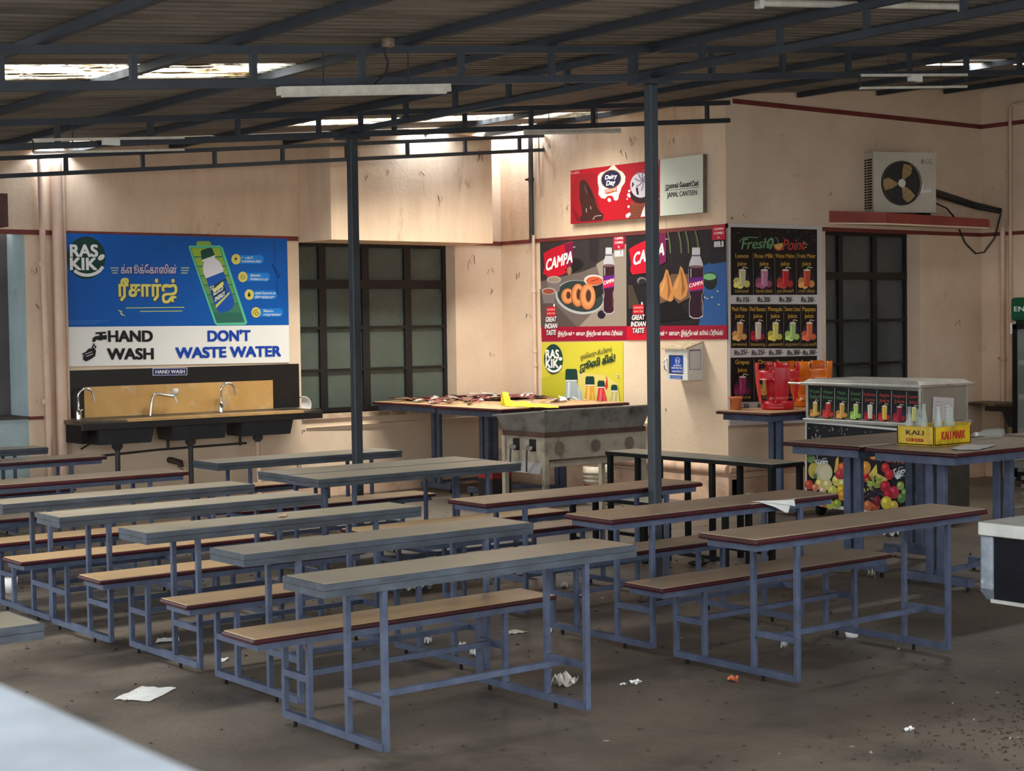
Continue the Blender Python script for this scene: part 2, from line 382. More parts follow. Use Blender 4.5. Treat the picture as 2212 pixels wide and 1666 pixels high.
# ------------------------------------------------------------------ roof
random.seed(3)
def sheet_strip(mb, x0, x1, y0, y1, m):
    P = .118; pr = [(0, 0), (.45, 0), (.55, .018), (.9, .018)]
    ys = [(y0, 0)]; k = math.floor(y0/P)
    while k*P < y1:
        for f, h in pr:
            y = (k+f)*P
            if y0 < y < y1: ys.append((y, h))
        k += 1
    ys.append((y1, ys[-1][1])); vs = []; fs = []
    for y, h in ys: vs += [(x0, y, roof_z(x0)+h), (x1, y, roof_z(x1)+h)]
    for i in range(len(ys)-1): fs.append((2*i, 2*i+1, 2*i+3, 2*i+2))
    mb.add(vs, fs, m)
mb = MB(); X0R, X1R = 0.6, 15.2
sheet_strip(mb, X0R, X1R, 3.4, 8.48, ROOF); sheet_strip(mb, 6.0, X1R, .6, 3.4, ROOF)  # second strip: unseen roof extension, added to shade the right side
sheet_strip(mb, 5.06, 11.3, 8.48, 9.10, ROOF); sheet_strip(mb, 13.4, X1R, 8.48, 9.10, ROOF)
sheet_strip(mb, X0R, 2.3, 8.48, 9.10, ROOF)
sheet_strip(mb, 11.3, 13.4, 8.56, 8.70, ROOF); sheet_strip(mb, 11.3, 13.4, 8.80, 9.10, ROOF)
sheet_strip(mb, X0R, X1R, 9.10, 12.2, ROOF)
sheet_strip(mb, X0R, 7.3, 12.2, 12.75, ROOF)
sheet_strip(mb, 11.0, X1R, 12.2, 12.75, ROOF)
# edge against the walls, with the light gaps
sheet_strip(mb, X0R, X1R, 12.75, 13.45, ROOF)
for x0, x1 in ((X0R, 5.78), (6.02, 9.38), (9.86, 10.78)): sheet_strip(mb, x0, x1, 13.45, YL+.05, ROOF)
struct('ceiling', mb)
LITE = glass('roof_light_sheet', (236, 232, 214), .45, .5)
def dirt_lite():
    nt = LITE.node_tree; N = nt.nodes; L = nt.links; out = N['Material Output']; old = out.inputs[0].links[0].from_socket
    g = N.new('ShaderNodeNewGeometry'); mp = N.new('ShaderNodeMapping'); mp.inputs['Scale'].default_value = (1.1, 9, 1); L.new(g.outputs['Position'], mp.inputs[0])
    n = N.new('ShaderNodeTexNoise'); n.inputs['Scale'].default_value = 2.0; n.inputs['Detail'].default_value = 9; n.inputs['Roughness'].default_value = .75; L.new(mp.outputs[0], n.inputs[0])
    r = N.new('ShaderNodeValToRGB'); r.color_ramp.elements[0].position = .50; r.color_ramp.elements[1].position = .56; L.new(n.outputs[0], r.inputs[0])
    d = N.new('ShaderNodeBsdfDiffuse'); d.inputs[0].default_value = s2l((90, 70, 44)); mx = N.new('ShaderNodeMixShader')
    L.new(r.outputs[0], mx.inputs[0]); L.new(old, mx.inputs[1]); L.new(d.outputs[0], mx.inputs[2]); L.new(mx.outputs[0], out.inputs[0])
dirt_lite()
mb = MB(); sheet_strip(mb, 2.3, 5.06, 8.48, 9.10, LITE); struct('window_4', mb)
mb = MB(); sheet_strip(mb, 7.3, 11.0, 12.2, 12.75, LITE); struct('window_5', mb)
# torn, leaf-littered bits lying across the near roof light
mb = MB()
for i in range(30):
    y = random.uniform(8.5, 9.0); x = random.uniform(2.3, 5.0); l = random.uniform(.1, .6); t = random.uniform(.008, .03)
    z = roof_z(x)+.022; mb.hexa([(x, y, z), (x+l, y, z+RS*l), (x+l, y+t, z+RS*l), (x, y+t, z), (x, y, z+.01), (x+l, y, z+.01+RS*l), (x+l, y+t, z+.01+RS*l), (x, y+t, z+.01)], ROOF)
solo('leaf_litter', mb, 'dead leaves and dirt lying across the bright near roof light', 'leaf litter', kind='stuff')
# purlins
PXS = [3.0, 4.03, 5.08, 6.08, 7.10, 8.35, 9.65, 10.9, 12.1, 13.3, 14.4]
words = ['first', 'second', 'third', 'fourth', 'fifth', 'sixth', 'seventh', 'eighth', 'ninth', 'tenth', 'eleventh']
for i, x in enumerate(PXS):
    y1 = YL if x < XC else YR
    mb = MB(); z = roof_z(x)-.028; mb.box(x-.022, x+.022, 3.5, y1-.02, z-.022, z+.024, STEEL)
    solo('roof_purlin', mb, 'dark steel purlin under the roof sheets, %s from the left side' % words[i], 'purlin', 'purlins under the roof')
# posts
PX, PYN, PYF = RX0, 7.365, 10.77
def post(y, label, w_=.064):
    t = thing('steel_post', label, 'post', (PX, y, 0)); zt = 3.23
    mb = MB(); mb.box(PX-w_/2, PX+w_/2, y-w_/2, y+w_/2, .012, zt, POST, .008); mb.build('shaft', t)
    mb = MB(); mb.box(PX-.11, PX+.11, y-.09, y+.09, zt-.03, zt-.005, STEEL); mb.build('cap_plate', t)
    mb = MB(); mb.box(PX-.08, PX+.08, y-.08, y+.08, 0, .012, STEEL); mb.build('base_plate', t)
post(PYN, 'square steel roof post standing in front of the red ice cream sign')
post(PYF, 'square steel roof post standing in front of the black gridded window', .068)
def truss(label, ends, x_or_y, val, z0, gap, slope, spacing, ch=.042, first=.3, group='ladder trusses under the roof', skip=()):
    """ladder truss along X (x_or_y 'x') or Y"""
    a, b = ends; mid = (a+b)/2
    def pt(s, z): return (s, val, z+slope*(s-RX0)) if x_or_y == 'x' else (val, s, z)
    t = thing('roof_truss', label, 'truss', pt(mid, z0), group)
    for nm, z in (('bottom_chord', z0), ('top_chord', z0+gap)):
        mb = MB(); mb.bar(pt(a, z), pt(b, z), .035, ch, STEEL); mb.build(nm, t)
    s = a+first
    while s < b:
        mb = MB(); mb.bar(pt(s, z0+ch/2), pt(s, z0+gap-ch/2), .032, .032, STEEL, (0, 1, 0)); mb.build('web_post', t); s += spacing
ZB = 3.249
truss('long ladder truss crossing the whole roof over the near post', (1.2, XE), 'x', PYN, ZB, .172, RS, .66, first=.95)
truss('ladder truss passing over the far post to the wall corner', (1.2, XC-.01), 'x', PYF, ZB-.008, .165, RS, .70, first=.5)
truss('farthest ladder truss, close to the sink and window wall', (1.2, XC-.01), 'x', 13.52, ZB-.03, .15, RS, .72, ch=.036, first=.2)
truss('double girder running from post to post under the roof', (3.6, YR), 'y', PX, ZB+.02, .15, 0, .62, first=.22)
truss('nearest ladder truss, above the view, over the front tables', (1.2, XE), 'x', 4.0, ZB, .172, RS, .66)

# ------------------------------------------------------------------ canteen tables with fixed benches
def unit(kind, L, D, side=1, zt=.745, zb=.445, bd=.285, gap=.25):
    t = thing('canteen_table', None, 'table', (0, 0, 0))
    o1, o2 = (.29, .29) if kind == 'grey' else (.33, .28)
    xs = (o1, L-o2); lg = .026
    if kind == 'grey':
        mb = MB(); mb.box(.012, L-.012, .012, D-.012, zt-.012, zt, LAM_A); mb.build('tabletop', t)
        mb = MB()
        for z0, z1, i in ((zt-.028, zt-.002, 0), (zt-.058, zt-.030, .002)):
            mb.box(i, L-i, i, .02, z0, z1, BAND); mb.box(i, L-i, D-.02, D-i, z0, z1, BAND)
            mb.box(i, .02, .02, D-.02, z0, z1, BAND); mb.box(L-.02, L-i, .02, D-.02, z0, z1, BAND)
        mb.build('edge_band', t)
        mb = MB(); mb.box(.02, L-.02, .02, D-.02, zt-.05, zt-.013, BAND); mb.build('underboard', t)
        zl = zt-.05; ly = (.022, D-.022)
    else:
        mb = MB(); mb.box(.01, L-.01, .01, D-.01, zt-.006, zt, LAM_C, .003); mb.build('tabletop', t)
        mb = MB(); mb.box(0, L, 0, D, zt-.03, zt-.005, MAROON, .009); mb.build('edge_band', t)
        mb = MB(); mb.box(.035, L-.035, .03, D-.03, zt-.062, zt-.030, BLUE); mb.build('underframe', t)
        zl = zt-.06; ly = (.048, D-.048)
    y0 = D+gap if side > 0 else -gap-bd
    mb = MB(); mb.box(.01, L-.01, y0+.008, y0+bd-.008, zb-.005, zb, LAM_B if kind == 'grey' else LAM_C, .002); mb.build('seat', t)
    mb = MB(); mb.box(0, L, y0, y0+bd, zb-.026, zb-.004, MAROON, .008); mb.build('seat_edge', t)
    mb = MB(); mb.box(.03, L-.03, y0+.02, y0+bd-.02, zb-.056, zb-.026, BLUE); mb.build('seat_frame', t)
    by = (y0+.04, y0+bd-.04)
    ya, yb = (ly[0], by[1]) if side > 0 else (by[0], ly[1])
    for x in xs:
        for y, z in ((ly[0], zl), (ly[1], zl), (by[0], zb-.05), (by[1], zb-.05)):
            mb = MB(); mb.box(x-lg/2, x+lg/2, y-lg/2, y+lg/2, .03, z, BLUE, .003); mb.build('leg', t)
        mb = MB(); mb.box(x-.016, x+.016, ya, yb, .03, .062, BLUE); mb.build('base_rail', t)
        for y in (ya+.22, yb-.08):
            mb = MB(); mb.tube([(x, y, 0), (x, y, .04)], .009, BLACKM, 8); mb.build('foot', t)
        for p in (ly, by):
            mb = MB(); mb.box(x-.012, x+.012, p[0], p[1], .215, .245, BLUE); mb.build('crossbar', t)
    for p in (ly, by):
        ym = (p[0]+p[1])/2; mb = MB(); mb.box(xs[0], xs[1], ym-.012, ym+.012, .218, .243, BLUE); mb.build('stretcher', t)
    return t
protos = {}
def put(key, x, y, label, **kw):
    args = dict(g=('grey', 1.65, .32), gm=('grey', 1.70, .41), r=('red', 1.76, .375), rl=('red', 1.9, .375))[key]
    k = (key, tuple(sorted(kw.items())))
    if k not in protos: protos[k] = t = unit(*args, **kw)
    else: t = copy_tree(protos[k])
    t.location = (x, y, 0); t['label'] = label; t['group'] = 'dining tables with fixed benches'; return t
put('g', 3.295, 5.40, 'grey edged table with attached bench, nearest of all, front left of centre')
put('g', 3.47, 6.36, 'grey edged table directly behind the nearest table, second of the left row')
put('g', 3.48, 7.36, 'grey edged table with a foil wrapper on its top, third of the left row')
put('g', 3.43, 8.31, 'grey edged table fourth of the left row, a crack across its top')
put('g', 3.45, 9.18, 'grey edged table fifth of the left row, cut off by the left picture edge')
put('r', 3.48, 10.36, 'red rimmed table with peeling front edge, below the left washbasin')
put('r', 3.65, 12.11, 'red rimmed table in front of the white pipes by the sinks')
put('g', 3.80, 13.4, 'grey edged table beside the pale blue wall at far left', gap=.12, bd=.2)
put('g', .50, 5.36, 'grey edged table end showing alone at the left picture edge')
put('r', 5.43, 5.13, 'red rimmed table standing alone at the front right')
put('r', 5.47, 6.17, 'red rimmed table with white paper hanging over its edge')
put('r', 5.62, 7.425, 'red rimmed table just behind the near roof post, third of the right row', zt=.715, zb=.43)
put('gm', 5.55, 9.14, 'grey edged table pushed against another, front one of the pair', side=-1)
put('gm', 5.57, 9.57, 'grey edged table pushed against another, rear one of the pair')
put('gm', 5.85, 11.10, 'grey edged table just behind the far roof post, under the gridded window', zt=.715)

# ------------------------------------------------------------------ tall tables on T legs
def tall(x0, x1, y0, y1, h, label, legs, m=LAM_C, apron=BLUE, group='tall tables on T shaped legs', along='y'):
    t = thing('standing_table', label, 'table', ((x0+x1)/2, (y0+y1)/2, 0), group)
    mb = MB(); mb.box(x0+.012, x1-.012, y0+.012, y1-.012, h-.006, h, m, .003); mb.build('tabletop', t)
    mb = MB(); mb.box(x0, x1, y0, y1, h-.032, h-.005, MAROON, .01); mb.build('edge_band', t)
    mb = MB(); mb.box(x0+.05, x1-.05, y0+.05, y1-.05, h-.085, h-.032, apron); mb.build('apron', t)
    for (lx, ly) in legs:
        for d in (-.045, .045):
            mb = MB()
            if along == 'y': mb.box(lx-.02, lx+.02, ly+d-.03, ly+d+.03, .085, h-.08, apron, .004)
            else: mb.box(lx+d-.03, lx+d+.03, ly-.02, ly+.02, .085, h-.08, apron, .004)
            mb.build('leg', t)
        mb = MB(); mb.box(lx-.03, lx+.03, ly-.27, ly+.27, .035, .09, apron, .004); mb.build('foot_bar', t)
        for d in (-.24, .24):
            mb = MB(); mb.tube([(lx, ly+d, 0), (lx, ly+d, .04)], .012, BLACKM, 8); mb.build('foot', t)
    if len(legs) > 1:
        (ax, ay), (bx, by) = legs; mb = MB(); mb.bar((ax, ay, .10), (bx, by, .10), .03, .03, apron); mb.build('stretcher', t)
    return t
TB = .91
tall(8.33, 9.72, 6.18, 6.90, TB, 'tall brown table holding the yellow bottle crate', [(8.60, 6.53), (9.42, 6.60)])
tall(8.38, 9.78, 6.98, 7.66, TB, 'tall brown table just behind the bottle crate table, empty top', [(8.69, 7.29), (9.55, 7.44)])
tall(10.60, 11.85, 9.82, 10.50, .93, 'tall table at the wall corner holding upside down plastic stools', [(10.86, 10.0), (11.6, 10.0)], m=WOOD_DUST)
LH = .955
tall(9.30, 10.9, 13.10, 14.22, LH, 'tall brown table by the window covered with torn red paper', [(9.86, 13.85), (10.6, 13.85)], m=WOOD_DUST)
tall(9.22, 10.84, 11.92, 13.06, LH, 'tall brown table with a yellow cloth, behind the steel cooker', [(9.85, 13.0), (10.5, 12.6)], m=WOOD_DUST)

# black steel table and low bench beside the middle wall
def steel_table(x0, x1, y0, y1, h, label, ys, top=GREENTOP):
    t = thing('steel_table', label, 'table' if h > .6 else 'bench', ((x0+x1)/2, (y0+y1)/2, 0))
    mb = MB(); mb.box(x0+.008, x1-.008, y0+.008, y1-.008, h-.004, h, top); mb.build('tabletop', t)
    mb = MB(); mb.box(x0, x1, y0, y1, h-.032, h-.003, BLACKM, .004); mb.build('frame', t)
    for y in ys:
        for x in (x0+.02, x1-.02):
            mb = MB(); mb.box(x-.018, x+.018, y-.018, y+.018, 0, h-.03, BLACKM); mb.build('leg', t)
    mb = MB(); mb.box(x0+.01, x0+.035, ys[0], ys[-1], .10, .125, BLACKM); mb.build('rail', t)
    return t
steel_table(8.37, 8.70, 7.74, 9.50, .745, 'black framed steel table with grey green top by the middle wall', (7.77, 8.35, 8.9, 9.46))
steel_table(7.93, 8.20, 7.75, 9.45, .45, 'low black steel bench beside the black framed table', (7.79, 8.6, 9.40))

# ------------------------------------------------------------------ wash basin counter
SY = YL-.52
t = thing('washbasin_counter', 'long stained hand washing counter with three dark sinks', 'washbasin', (7.1, YL-.25, .9))
mb = MB(); mb.box(5.92, 8.42, SY, YL-.005, .885, .925, WORN_STONE, .006); mb.box(5.92, 8.42, SY-.02, SY+.02, .84, .905, BLACK_STONE, .006); mb.build('counter_slab', t)
mb = MB(); mb.box(6.35, 8.20, SY-.024, SY+.13, .903, .9265, mat('bare_ochre_strip', (190, 150, 96), (160, 124, 80), 5, .5)); mb.build('worn_strip', t)
mb = MB(); mb.box(6.02, 8.47, YL-.012, YL-.002, .93, 1.372, BLACK_STONE); mb.build('splashback', t)
mb = MB(); mb.box(6.165, 8.16, YL-.02, YL-.013, .93, 1.215, TILE); mb.build('splash_panel', t)
for k, (p0, p1, yb) in enumerate(((190, 335, 952), (350, 493, 943), (500, 635, 936))):
    x0 = at_y(p0+20, 930, SY+.04).x; x1 = at_y(p1, 930, SY+.04).x
    mb = MB(); y0, y1 = SY+.03, SY+.40; z0, z1 = .70, .885; i = .03
    mb.hexa([(x0+i, y0+i, z0), (x1-i, y0+i, z0), (x1-i, y1-i, z0), (x0+i, y1-i, z0), (x0, y0, z1), (x1, y0, z1), (x1, y1, z1), (x0, y1, z1)], BASIN)
    bo = mb.build('basin', t)
    xm = (x0+x1)/2-.02; ym = SY+.2
    mb = MB(); mb.lathe([(.05, .70), (.05, .66), (.025, .63)], (xm, ym, 0), PIPEB, 14); mb.tube([(xm, ym, .66), (xm, ym, .1)], .024, PIPEB if k < 2 else PVC, 10); mb.build('drain_pipe', t, bo)
def tap(px, py, turn, kind):
    p = at_y(px, py, YL-.12); x, y, z = p.x, YL-.12, .925
    mb = MB()
    if kind == 'swan':
        h = .27; pts = [(x, y, z), (x, y, z+h-.06)]
        for a in range(0, 181, 20): pts.append((x+.07*(1-math.cos(R_(a))), y-.02*math.sin(R_(a/2)), z+h-.06+.07*math.sin(R_(a))))
        pts.append((pts[-1][0]+.008, pts[-1][1], pts[-1][2]-.05))
        mb.tube(pts, .011, CHROME, 10); mb.lathe([(.026, 0), (.026, .07), (.016, .09)], (x, y, z), CHROME, 14); mb.tube([(x, y, z+.06), (x+.03, y-.03, z+.09)], .007, CHROME, 8)
    else:
        mb.tube([(x, y, z), (x+.02, y, z+.16), (x+.04, y, z+.20), (x+.08, y-.01, z+.205), (x+.2, y-.04, z+.18), (x+.24, y-.05, z+.18)], .012, CHROME, 10)
        mb.tube([(x+.23, y-.05, z+.18), (x+.245, y-.05, z+.12)], .01, WHITE, 8); mb.lathe([(.0, .19), (.022, .19), (.03, .24), (.022, .25), (0, .25)], (x+.24, y-.05, z), WHITE, 12)
    mb.build('tap', t)
tap(170, 900, 0, 'swan'); tap(325, 897, 0, 'lever'); tap(478, 890, 0, 'swan')
mb = MB(); mb.box(5.94, 5.99, SY+.05, YL-.02, .72, .885, BLACKM); mb.build('bracket', t)
mb = MB(); yy = YL-.02
mb.tube([(6.15, yy, .56), (6.9, yy, .59), (7.85, yy, .60)], .011, PIPEB, 8); mb.tube([(6.22, yy, .86), (6.22, yy-.02, .70), (6.12, yy, .64)], .009, PIPEB, 8)
mb.tube([(7.0, yy, .74), (7.0, yy, .58)], .012, PIPEB, 8); mb.tube([(7.78, yy, .74), (7.78, yy, .58)], .012, PIPEB, 8); mb.build('supply_pipe', t)
# small outlet stub on the wall under the sinks
p = at_y(372, 998, YL); mb = MB(); mb.tube([(p.x-.03, YL, p.z+.02), (p.x-.03, YL-.05, p.z+.02), (p.x+.06, YL-.06, p.z-.01), (p.x+.06, YL-.06, p.z-.05)], .03, mat('rusty_brown_pipe', (74, 58, 40), (56, 42, 30), 9, .7), 10)
solo('pipe_outlet', mb, 'rusty bent pipe stub on the wall below the middle sink', 'pipe')
# wall pipes
def vpipe(x, y, z0, z1, r, label, clips=(), m=PVC, lean=0):
    t = thing('wall_pipe', label, 'pipe', (x, y, z0)); mb = MB(); mb.tube([(x-lean, y, z0), (x, y, z1)], r, m, 12); mb.build('pipe', t)
    for z in clips: mb = MB(); mb.lathe([(r*1.25, -.02), (r*1.25, .02)], (x, y, z), m, 12); mb.bar((x-r*2, y+r, z), (x+r*2, y+r, z), .01, .02, m); mb.build('pipe_clip', t)
vpipe(5.775, YL-.07, 0, 3.33, .028, 'thin pink pipe left of the thick one beside the blue banner', (1.1, 2.35), lean=-.03)
vpipe(5.925, YL-.07, 0, 3.34, .05, 'thick pink pipe, middle of three beside the blue banner')
vpipe(6.005, YL-.03, .05, 3.34, .018, 'thinnest pink pipe, running down the blue banner edge')
vpipe(XC-.04, 13.68, .05, 2.70, .02, 'cream pipe down the wall left of the drink posters', (1.3, 1.45, 2.1))
vpipe(XC-.045, 13.70, 2.62, 3.75, .028, 'blackened pipe running from the roof down to the cream pipe', (3.3,), m=PIPEB)
vpipe(XC-.03, 13.58, 3.1, 3.75, .012, 'thin conduit beside the blackened roof pipe', m=PVC)
vpipe(XE-.04, 10.53, .3, 2.72, .028, 'pale pipe on the far right wall, left of a pair', (1.3,))
t = thing('wall_pipe', 'thin pale pipe with a top bend beside the fridge', 'pipe', (XE-.03, 10.44, .3)); mb = MB()
mb.tube([(XE-.03, 10.44, .3), (XE-.03, 10.44, 3.98), (XE-.03, 10.40, 4.02), (XE-.03, 9.2, 4.02)], .018, PVC, 10); mb.build('pipe', t)

# bowl leaning on the window sill
p = at_y(658, 880, YL-.02); c = Vector((p.x, YL+.05, .945)); mb = MB()
prof = [(.0, .0), (.05, .0), (.085, .03), (.088, .05), (.080, .05), (.076, .032), (.045, .01), (0, .01)]
mb.lathe([(r*1.08, -h) for r, h in prof], c, WHITE, 24, 'y'); solo('bowl', mb, 'white bowl propped on edge on the window sill beside the sinks', 'bowl')

# ------------------------------------------------------------------ signs and posters
def part(t, name, fn, label=None):
    mb = MB(); fn(mb); return mb.build(name, t, label=label)
WHT, BLK = (236, 234, 228), (18, 16, 18)
GRN, YEL = (22, 60, 52), (222, 212, 110)
def raskik(P, mb, cx, cy, rx, ry, k, sl=0):
    """round dark logo; k = x scale of the letters"""
    P.ell(mb, cx, cy, rx, ry, GRN, 2, n=36)
    def T(t, a, b, y, cap): P.text(mb, t, cx+a*rx, cy+y*ry, cx+b*rx, cy+(y+sl)*ry, cap*ry, WHT, 4, 2)
    T('RAS', -.83, .62, -.06, .56); T('KIK', -.83, .58, .56, .56)
    pts = [(cx+rx*math.cos(R_(a))*.86+rx*.05, cy+ry*math.sin(R_(a))*.62+ry*.2) for a in range(20, 150, 10)]
    P.line(mb, pts, ry*.15, WHT, 5); P.ell(mb, cx+rx*.78, cy-ry*.02, rx*.2, ry*.12, WHT, 5, -40, 12)

# blue hand wash banner
P = Panel('y', YL, .012)
t = thing('hand_wash_banner', 'blue and white hand washing banner above the sinks', 'banner', (7.2, YL, 2.0))
def f(mb):
    P.sheet(mb, [(140, 503), (620, 516), (624, 702.5), (625, 783), (140, 792)], WHT, .008)
    P.poly(mb, [(140, 503.5), (620, 516), (624, 702.5), (140, 706.5)], (8, 88, 172), 1)
    P.poly(mb, [(134, 503), (139, 503.3), (139, 706.5), (134, 706.6)], (10, 80, 170), 1)
part(t, 'banner_sheet', f)
part(t, 'round_logo', lambda mb: raskik(P, mb, 186, 557, 42, 46, 1))
def f(mb):
    for dx, dy in ((-1.2, 0), (1.2, 1), (0, 1.6)): P.text(mb, 'க்ளூக்கோஸின்', 261+dx, 591+dy, 382+dx, 591+dy, 17, (60, 50, 110), 2, 2)
    P.text(mb, 'க்ளூக்கோஸின்', 261, 591, 382, 591, 17, (214, 206, 226), 3, 1)
    for dx, dy in ((-1.6, 0), (2, 1.5), (0, 2)): P.text(mb, 'ரீசார்ஜ்', 256+dx, 640+dy, 383+dx, 640+dy, 32, (70, 66, 90), 2, 2)
    P.text(mb, 'ரீசார்ஜ்', 256, 640, 383, 640, 32, YEL, 3, 2)
    for i, y in enumerate((579, 584.5, 590)):
        P.line(mb, [(238+i*2, y), (256-i, y)], 2, (190, 205, 150), 2); P.line(mb, [(391, y), (409-i*2, y)], 2, (190, 205, 150), 2)
    P.line(mb, [(272, 665.5), (398, 664)], 2, (180, 196, 120), 2); P.line(mb, [(302, 673), (394, 672)], 2, (180, 196, 120), 2)
    P.poly(mb, [(254, 669), (264, 673), (262, 676), (271, 684), (259, 679), (261, 676)], (200, 205, 110), 2)
    for i in range(3): P.line(mb, [(146, 693.5+i*3.4), (236-i*14, 693+i*3.4)], 1.0, (70, 130, 200), 2)
    P.line(mb, [(592, 525), (594, 560), (590, 575), (603, 592)], 1.6, (16, 62, 130), 2); P.line(mb, [(588, 570), (600, 600), (606, 594)], 2.6, (16, 50, 110), 2); P.line(mb, [(597, 605), (600, 636)], 1.6, (16, 62, 130), 2)
part(t, 'slogan_lettering', f)
c5 = lambda x, y: (390+x/7.572, 500+y/7.572)
c5s = lambda *q: [c5(*p) for p in q]
def f(mb):
    P.poly(mb, c5s((255, 230), (262, 175), (290, 160), (460, 158), (490, 180), (508, 232)), (140, 170, 70), 2)
    P.poly(mb, c5s((125, 255), (150, 232), (640, 230), (690, 270), (1090, 1490), (1060, 1530), (590, 1535), (555, 1505)), (92, 190, 150), 2)
    P.poly(mb, c5s((155, 270), (645, 265), (1050, 1490), (590, 1500)), (40, 110, 100), 3)
    cols = [(150, 178, 62), (140, 172, 66), (130, 165, 70), (118, 158, 76), (104, 150, 84), (88, 140, 90), (66, 122, 92), (50, 104, 88)]
    for i in range(8):
        a, b = i/8+.004, (i+1)/8-.012
        q = lambda u, v: c5(155+(590-155)*v+u*(490+(460-490)*v), 270+(1500-270)*v-(5+5*v)*u)
        P.poly(mb, [q(.02, a), q(.98, a), q(.98, b), q(.02, b)], cols[i], 4)
part(t, 'battery_picture', f)
def f(mb):
    P.poly(mb, c5s((325, 330), (350, 300), (490, 262), (520, 290), (558, 385), (345, 465)), (28, 70, 58), 5)
    P.poly(mb, c5s((345, 470), (562, 392), (568, 408), (545, 425), (640, 500), (700, 610), (695, 660), (415, 768), (375, 690), (362, 590), (385, 500), (350, 488)), (214, 212, 216), 5)
    P.poly(mb, c5s((415, 768), (700, 660), (732, 740), (875, 1130), (865, 1230), (800, 1300), (650, 1335), (600, 1300), (570, 1240)), (24, 84, 170), 5)
    P.poly(mb, c5s((480, 905), (735, 770), (740, 800), (690, 830), (740, 960), (740, 1010), (570, 1165), (500, 1000)), (30, 60, 80), 6)
    P.poly(mb, c5s((520, 960), (690, 815), (705, 870), (540, 1000)), (222, 214, 120), 7)
    P.poly(mb, c5s((575, 1260), (570, 1205), (805, 985), (800, 1020)), (206, 200, 80), 7)
    P.text(mb, 'RAS', *c5(480, 930), *c5(545, 905), 4, WHT, 8, 1); P.text(mb, 'KIK', *c5(490, 965), *c5(552, 940), 4, WHT, 8, 1)
    P.text(mb, 'GLUCO', *c5(535, 1055), *c5(695, 950), 9, WHT, 8, 2); P.text(mb, 'ENERGY', *c5(562, 1150), *c5(725, 1040), 9, WHT, 8, 2)
part(t, 'bottle_picture', f)
rows = [((905, 455), 1355, 'உடனடி', 'குளூக்கோஸ் பூஸ்ட்'), ((1015, 745), 1460, 'மினரல்ஸ்', 'சேர்க்கப்பட்டது'), ((1120, 1035), 1570, 'எலக்ட்ரோலைட்ஸ்', 'நிறைந்தது'), ((1230, 1325), 1670, 'வெப்ப', 'புத்துணர்வு')]
def f(mb):
    for i, ((x, y), xe, a, b) in enumerate(rows):
        P.poly(mb, c5s((x, y-65), (xe-40, y-68), (xe, y-30), (xe, y+40), (xe-40, y+75), (x, y+72)), (30, 124, 206), 2)
        P.ell(mb, *c5(x, y), 10, 11.4, (214, 200, 100), 3)
        off = 95 if i in (0, 2) else 125
        wd = (xe-x-off)
        P.text(mb, a, *c5(x+off, y-8), *c5(x+off+wd*(.95 if i == 2 else .5), y-8), 4.5, WHT, 4, 1)
        P.text(mb, b, *c5(x+off, y+52), *c5(x+off+wd*.9, y+52), 4.5, WHT, 4, 1)
    P.poly(mb, c5s((915, 400), (870, 460), (900, 460), (885, 505), (930, 440), (900, 440)), (40, 50, 40), 4)
    for a in (0, 60, 120): P.ell(mb, *c5(1015, 745), 6.5, 2.4, (60, 70, 40), 4, a); P.ell(mb, *c5(1015, 745), 5.6, 1.6, (214, 200, 100), 5, a)
    P.poly(mb, c5s((1118, 985), (1142, 1040), (1135, 1065), (1118, 1072), (1100, 1065), (1094, 1040)), (40, 50, 40), 4)
    P.ell(mb, *c5(1245, 1345), 4, 4.4, (70, 70, 40), 4); P.ell(mb, *c5(1245, 1345), 2.6, 3, (214, 200, 100), 5); P.line(mb, c5s((1185, 1370), (1185, 1320), (1215, 1290), (1260, 1280)), 1.3, (70, 70, 40), 4)
part(t, 'bullet_points', f)
def f(mb):
    P.text(mb, 'HAND', 233, 738, 330, 737.5, 23.5, (28, 26, 30), 1, 2.4); P.text(mb, 'WASH', 231, 776.5, 332, 775.5, 23.5, (28, 26, 30), 1, 2.4)
    P.text(mb, "DON'T", 448, 737, 541, 735.5, 22.5, (16, 66, 166), 1, 2.4); P.text(mb, 'WASTE WATER', 378.5, 773.5, 607, 769, 22.5, (16, 66, 166), 1, 2.4)
part(t, 'notice_lettering', f)
c4 = lambda x, y: (x/2.9757, 480+y/2.9757)
def f(mb):
    q = lambda *p: [c4(*k) for k in p]; D = (28, 26, 30)
    P.poly(mb, q((612, 708), (680, 704), (680, 716), (612, 720)), D, 1); P.poly(mb, q((638, 716), (656, 714), (660, 736), (634, 738)), D, 1)
    P.poly(mb, q((592, 770), (594, 745), (612, 733), (660, 728), (685, 724), (685, 756), (660, 754), (650, 762), (632, 758), (614, 756), (612, 770)), D, 1)
    for x, y in ((602, 788), (594, 802), (612, 802)): P.ell(mb, *c4(x, y), 2, 3.2, D, 1, 0, 10)
    P.poly(mb, q((522, 848), (552, 832), (566, 814), (604, 808), (616, 826), (610, 862), (584, 880), (552, 896), (530, 882), (536, 870), (526, 866), (540, 858)), D, 1)
    P.line(mb, q((545, 850), (590, 832)), 1.2, WHT, 2); P.line(mb, q((552, 864), (596, 846)), 1.2, WHT, 2)
part(t, 'tap_and_hands_symbol', f)
# small plate
P = Panel('y', YL, .018); t = thing('hand_wash_plate', 'small dark blue hand wash plate on the black splashback', 'sign', (7.05, YL, 1.33))
part(t, 'plate', lambda mb: (P.sheet(mb, [(330, 795.5), (404.5, 794.5), (404.5, 810.5), (330, 811.5)], (200, 200, 214), .004), P.poly(mb, [(331.2, 796.7), (403.3, 795.7), (403.3, 809.4), (331.2, 810.3)], (40, 40, 92), 1)))
part(t, 'lettering', lambda mb: P.text(mb, 'HAND WASH', 336, 807.2, 399, 806.4, 7.6, WHT, 2, 1.4))

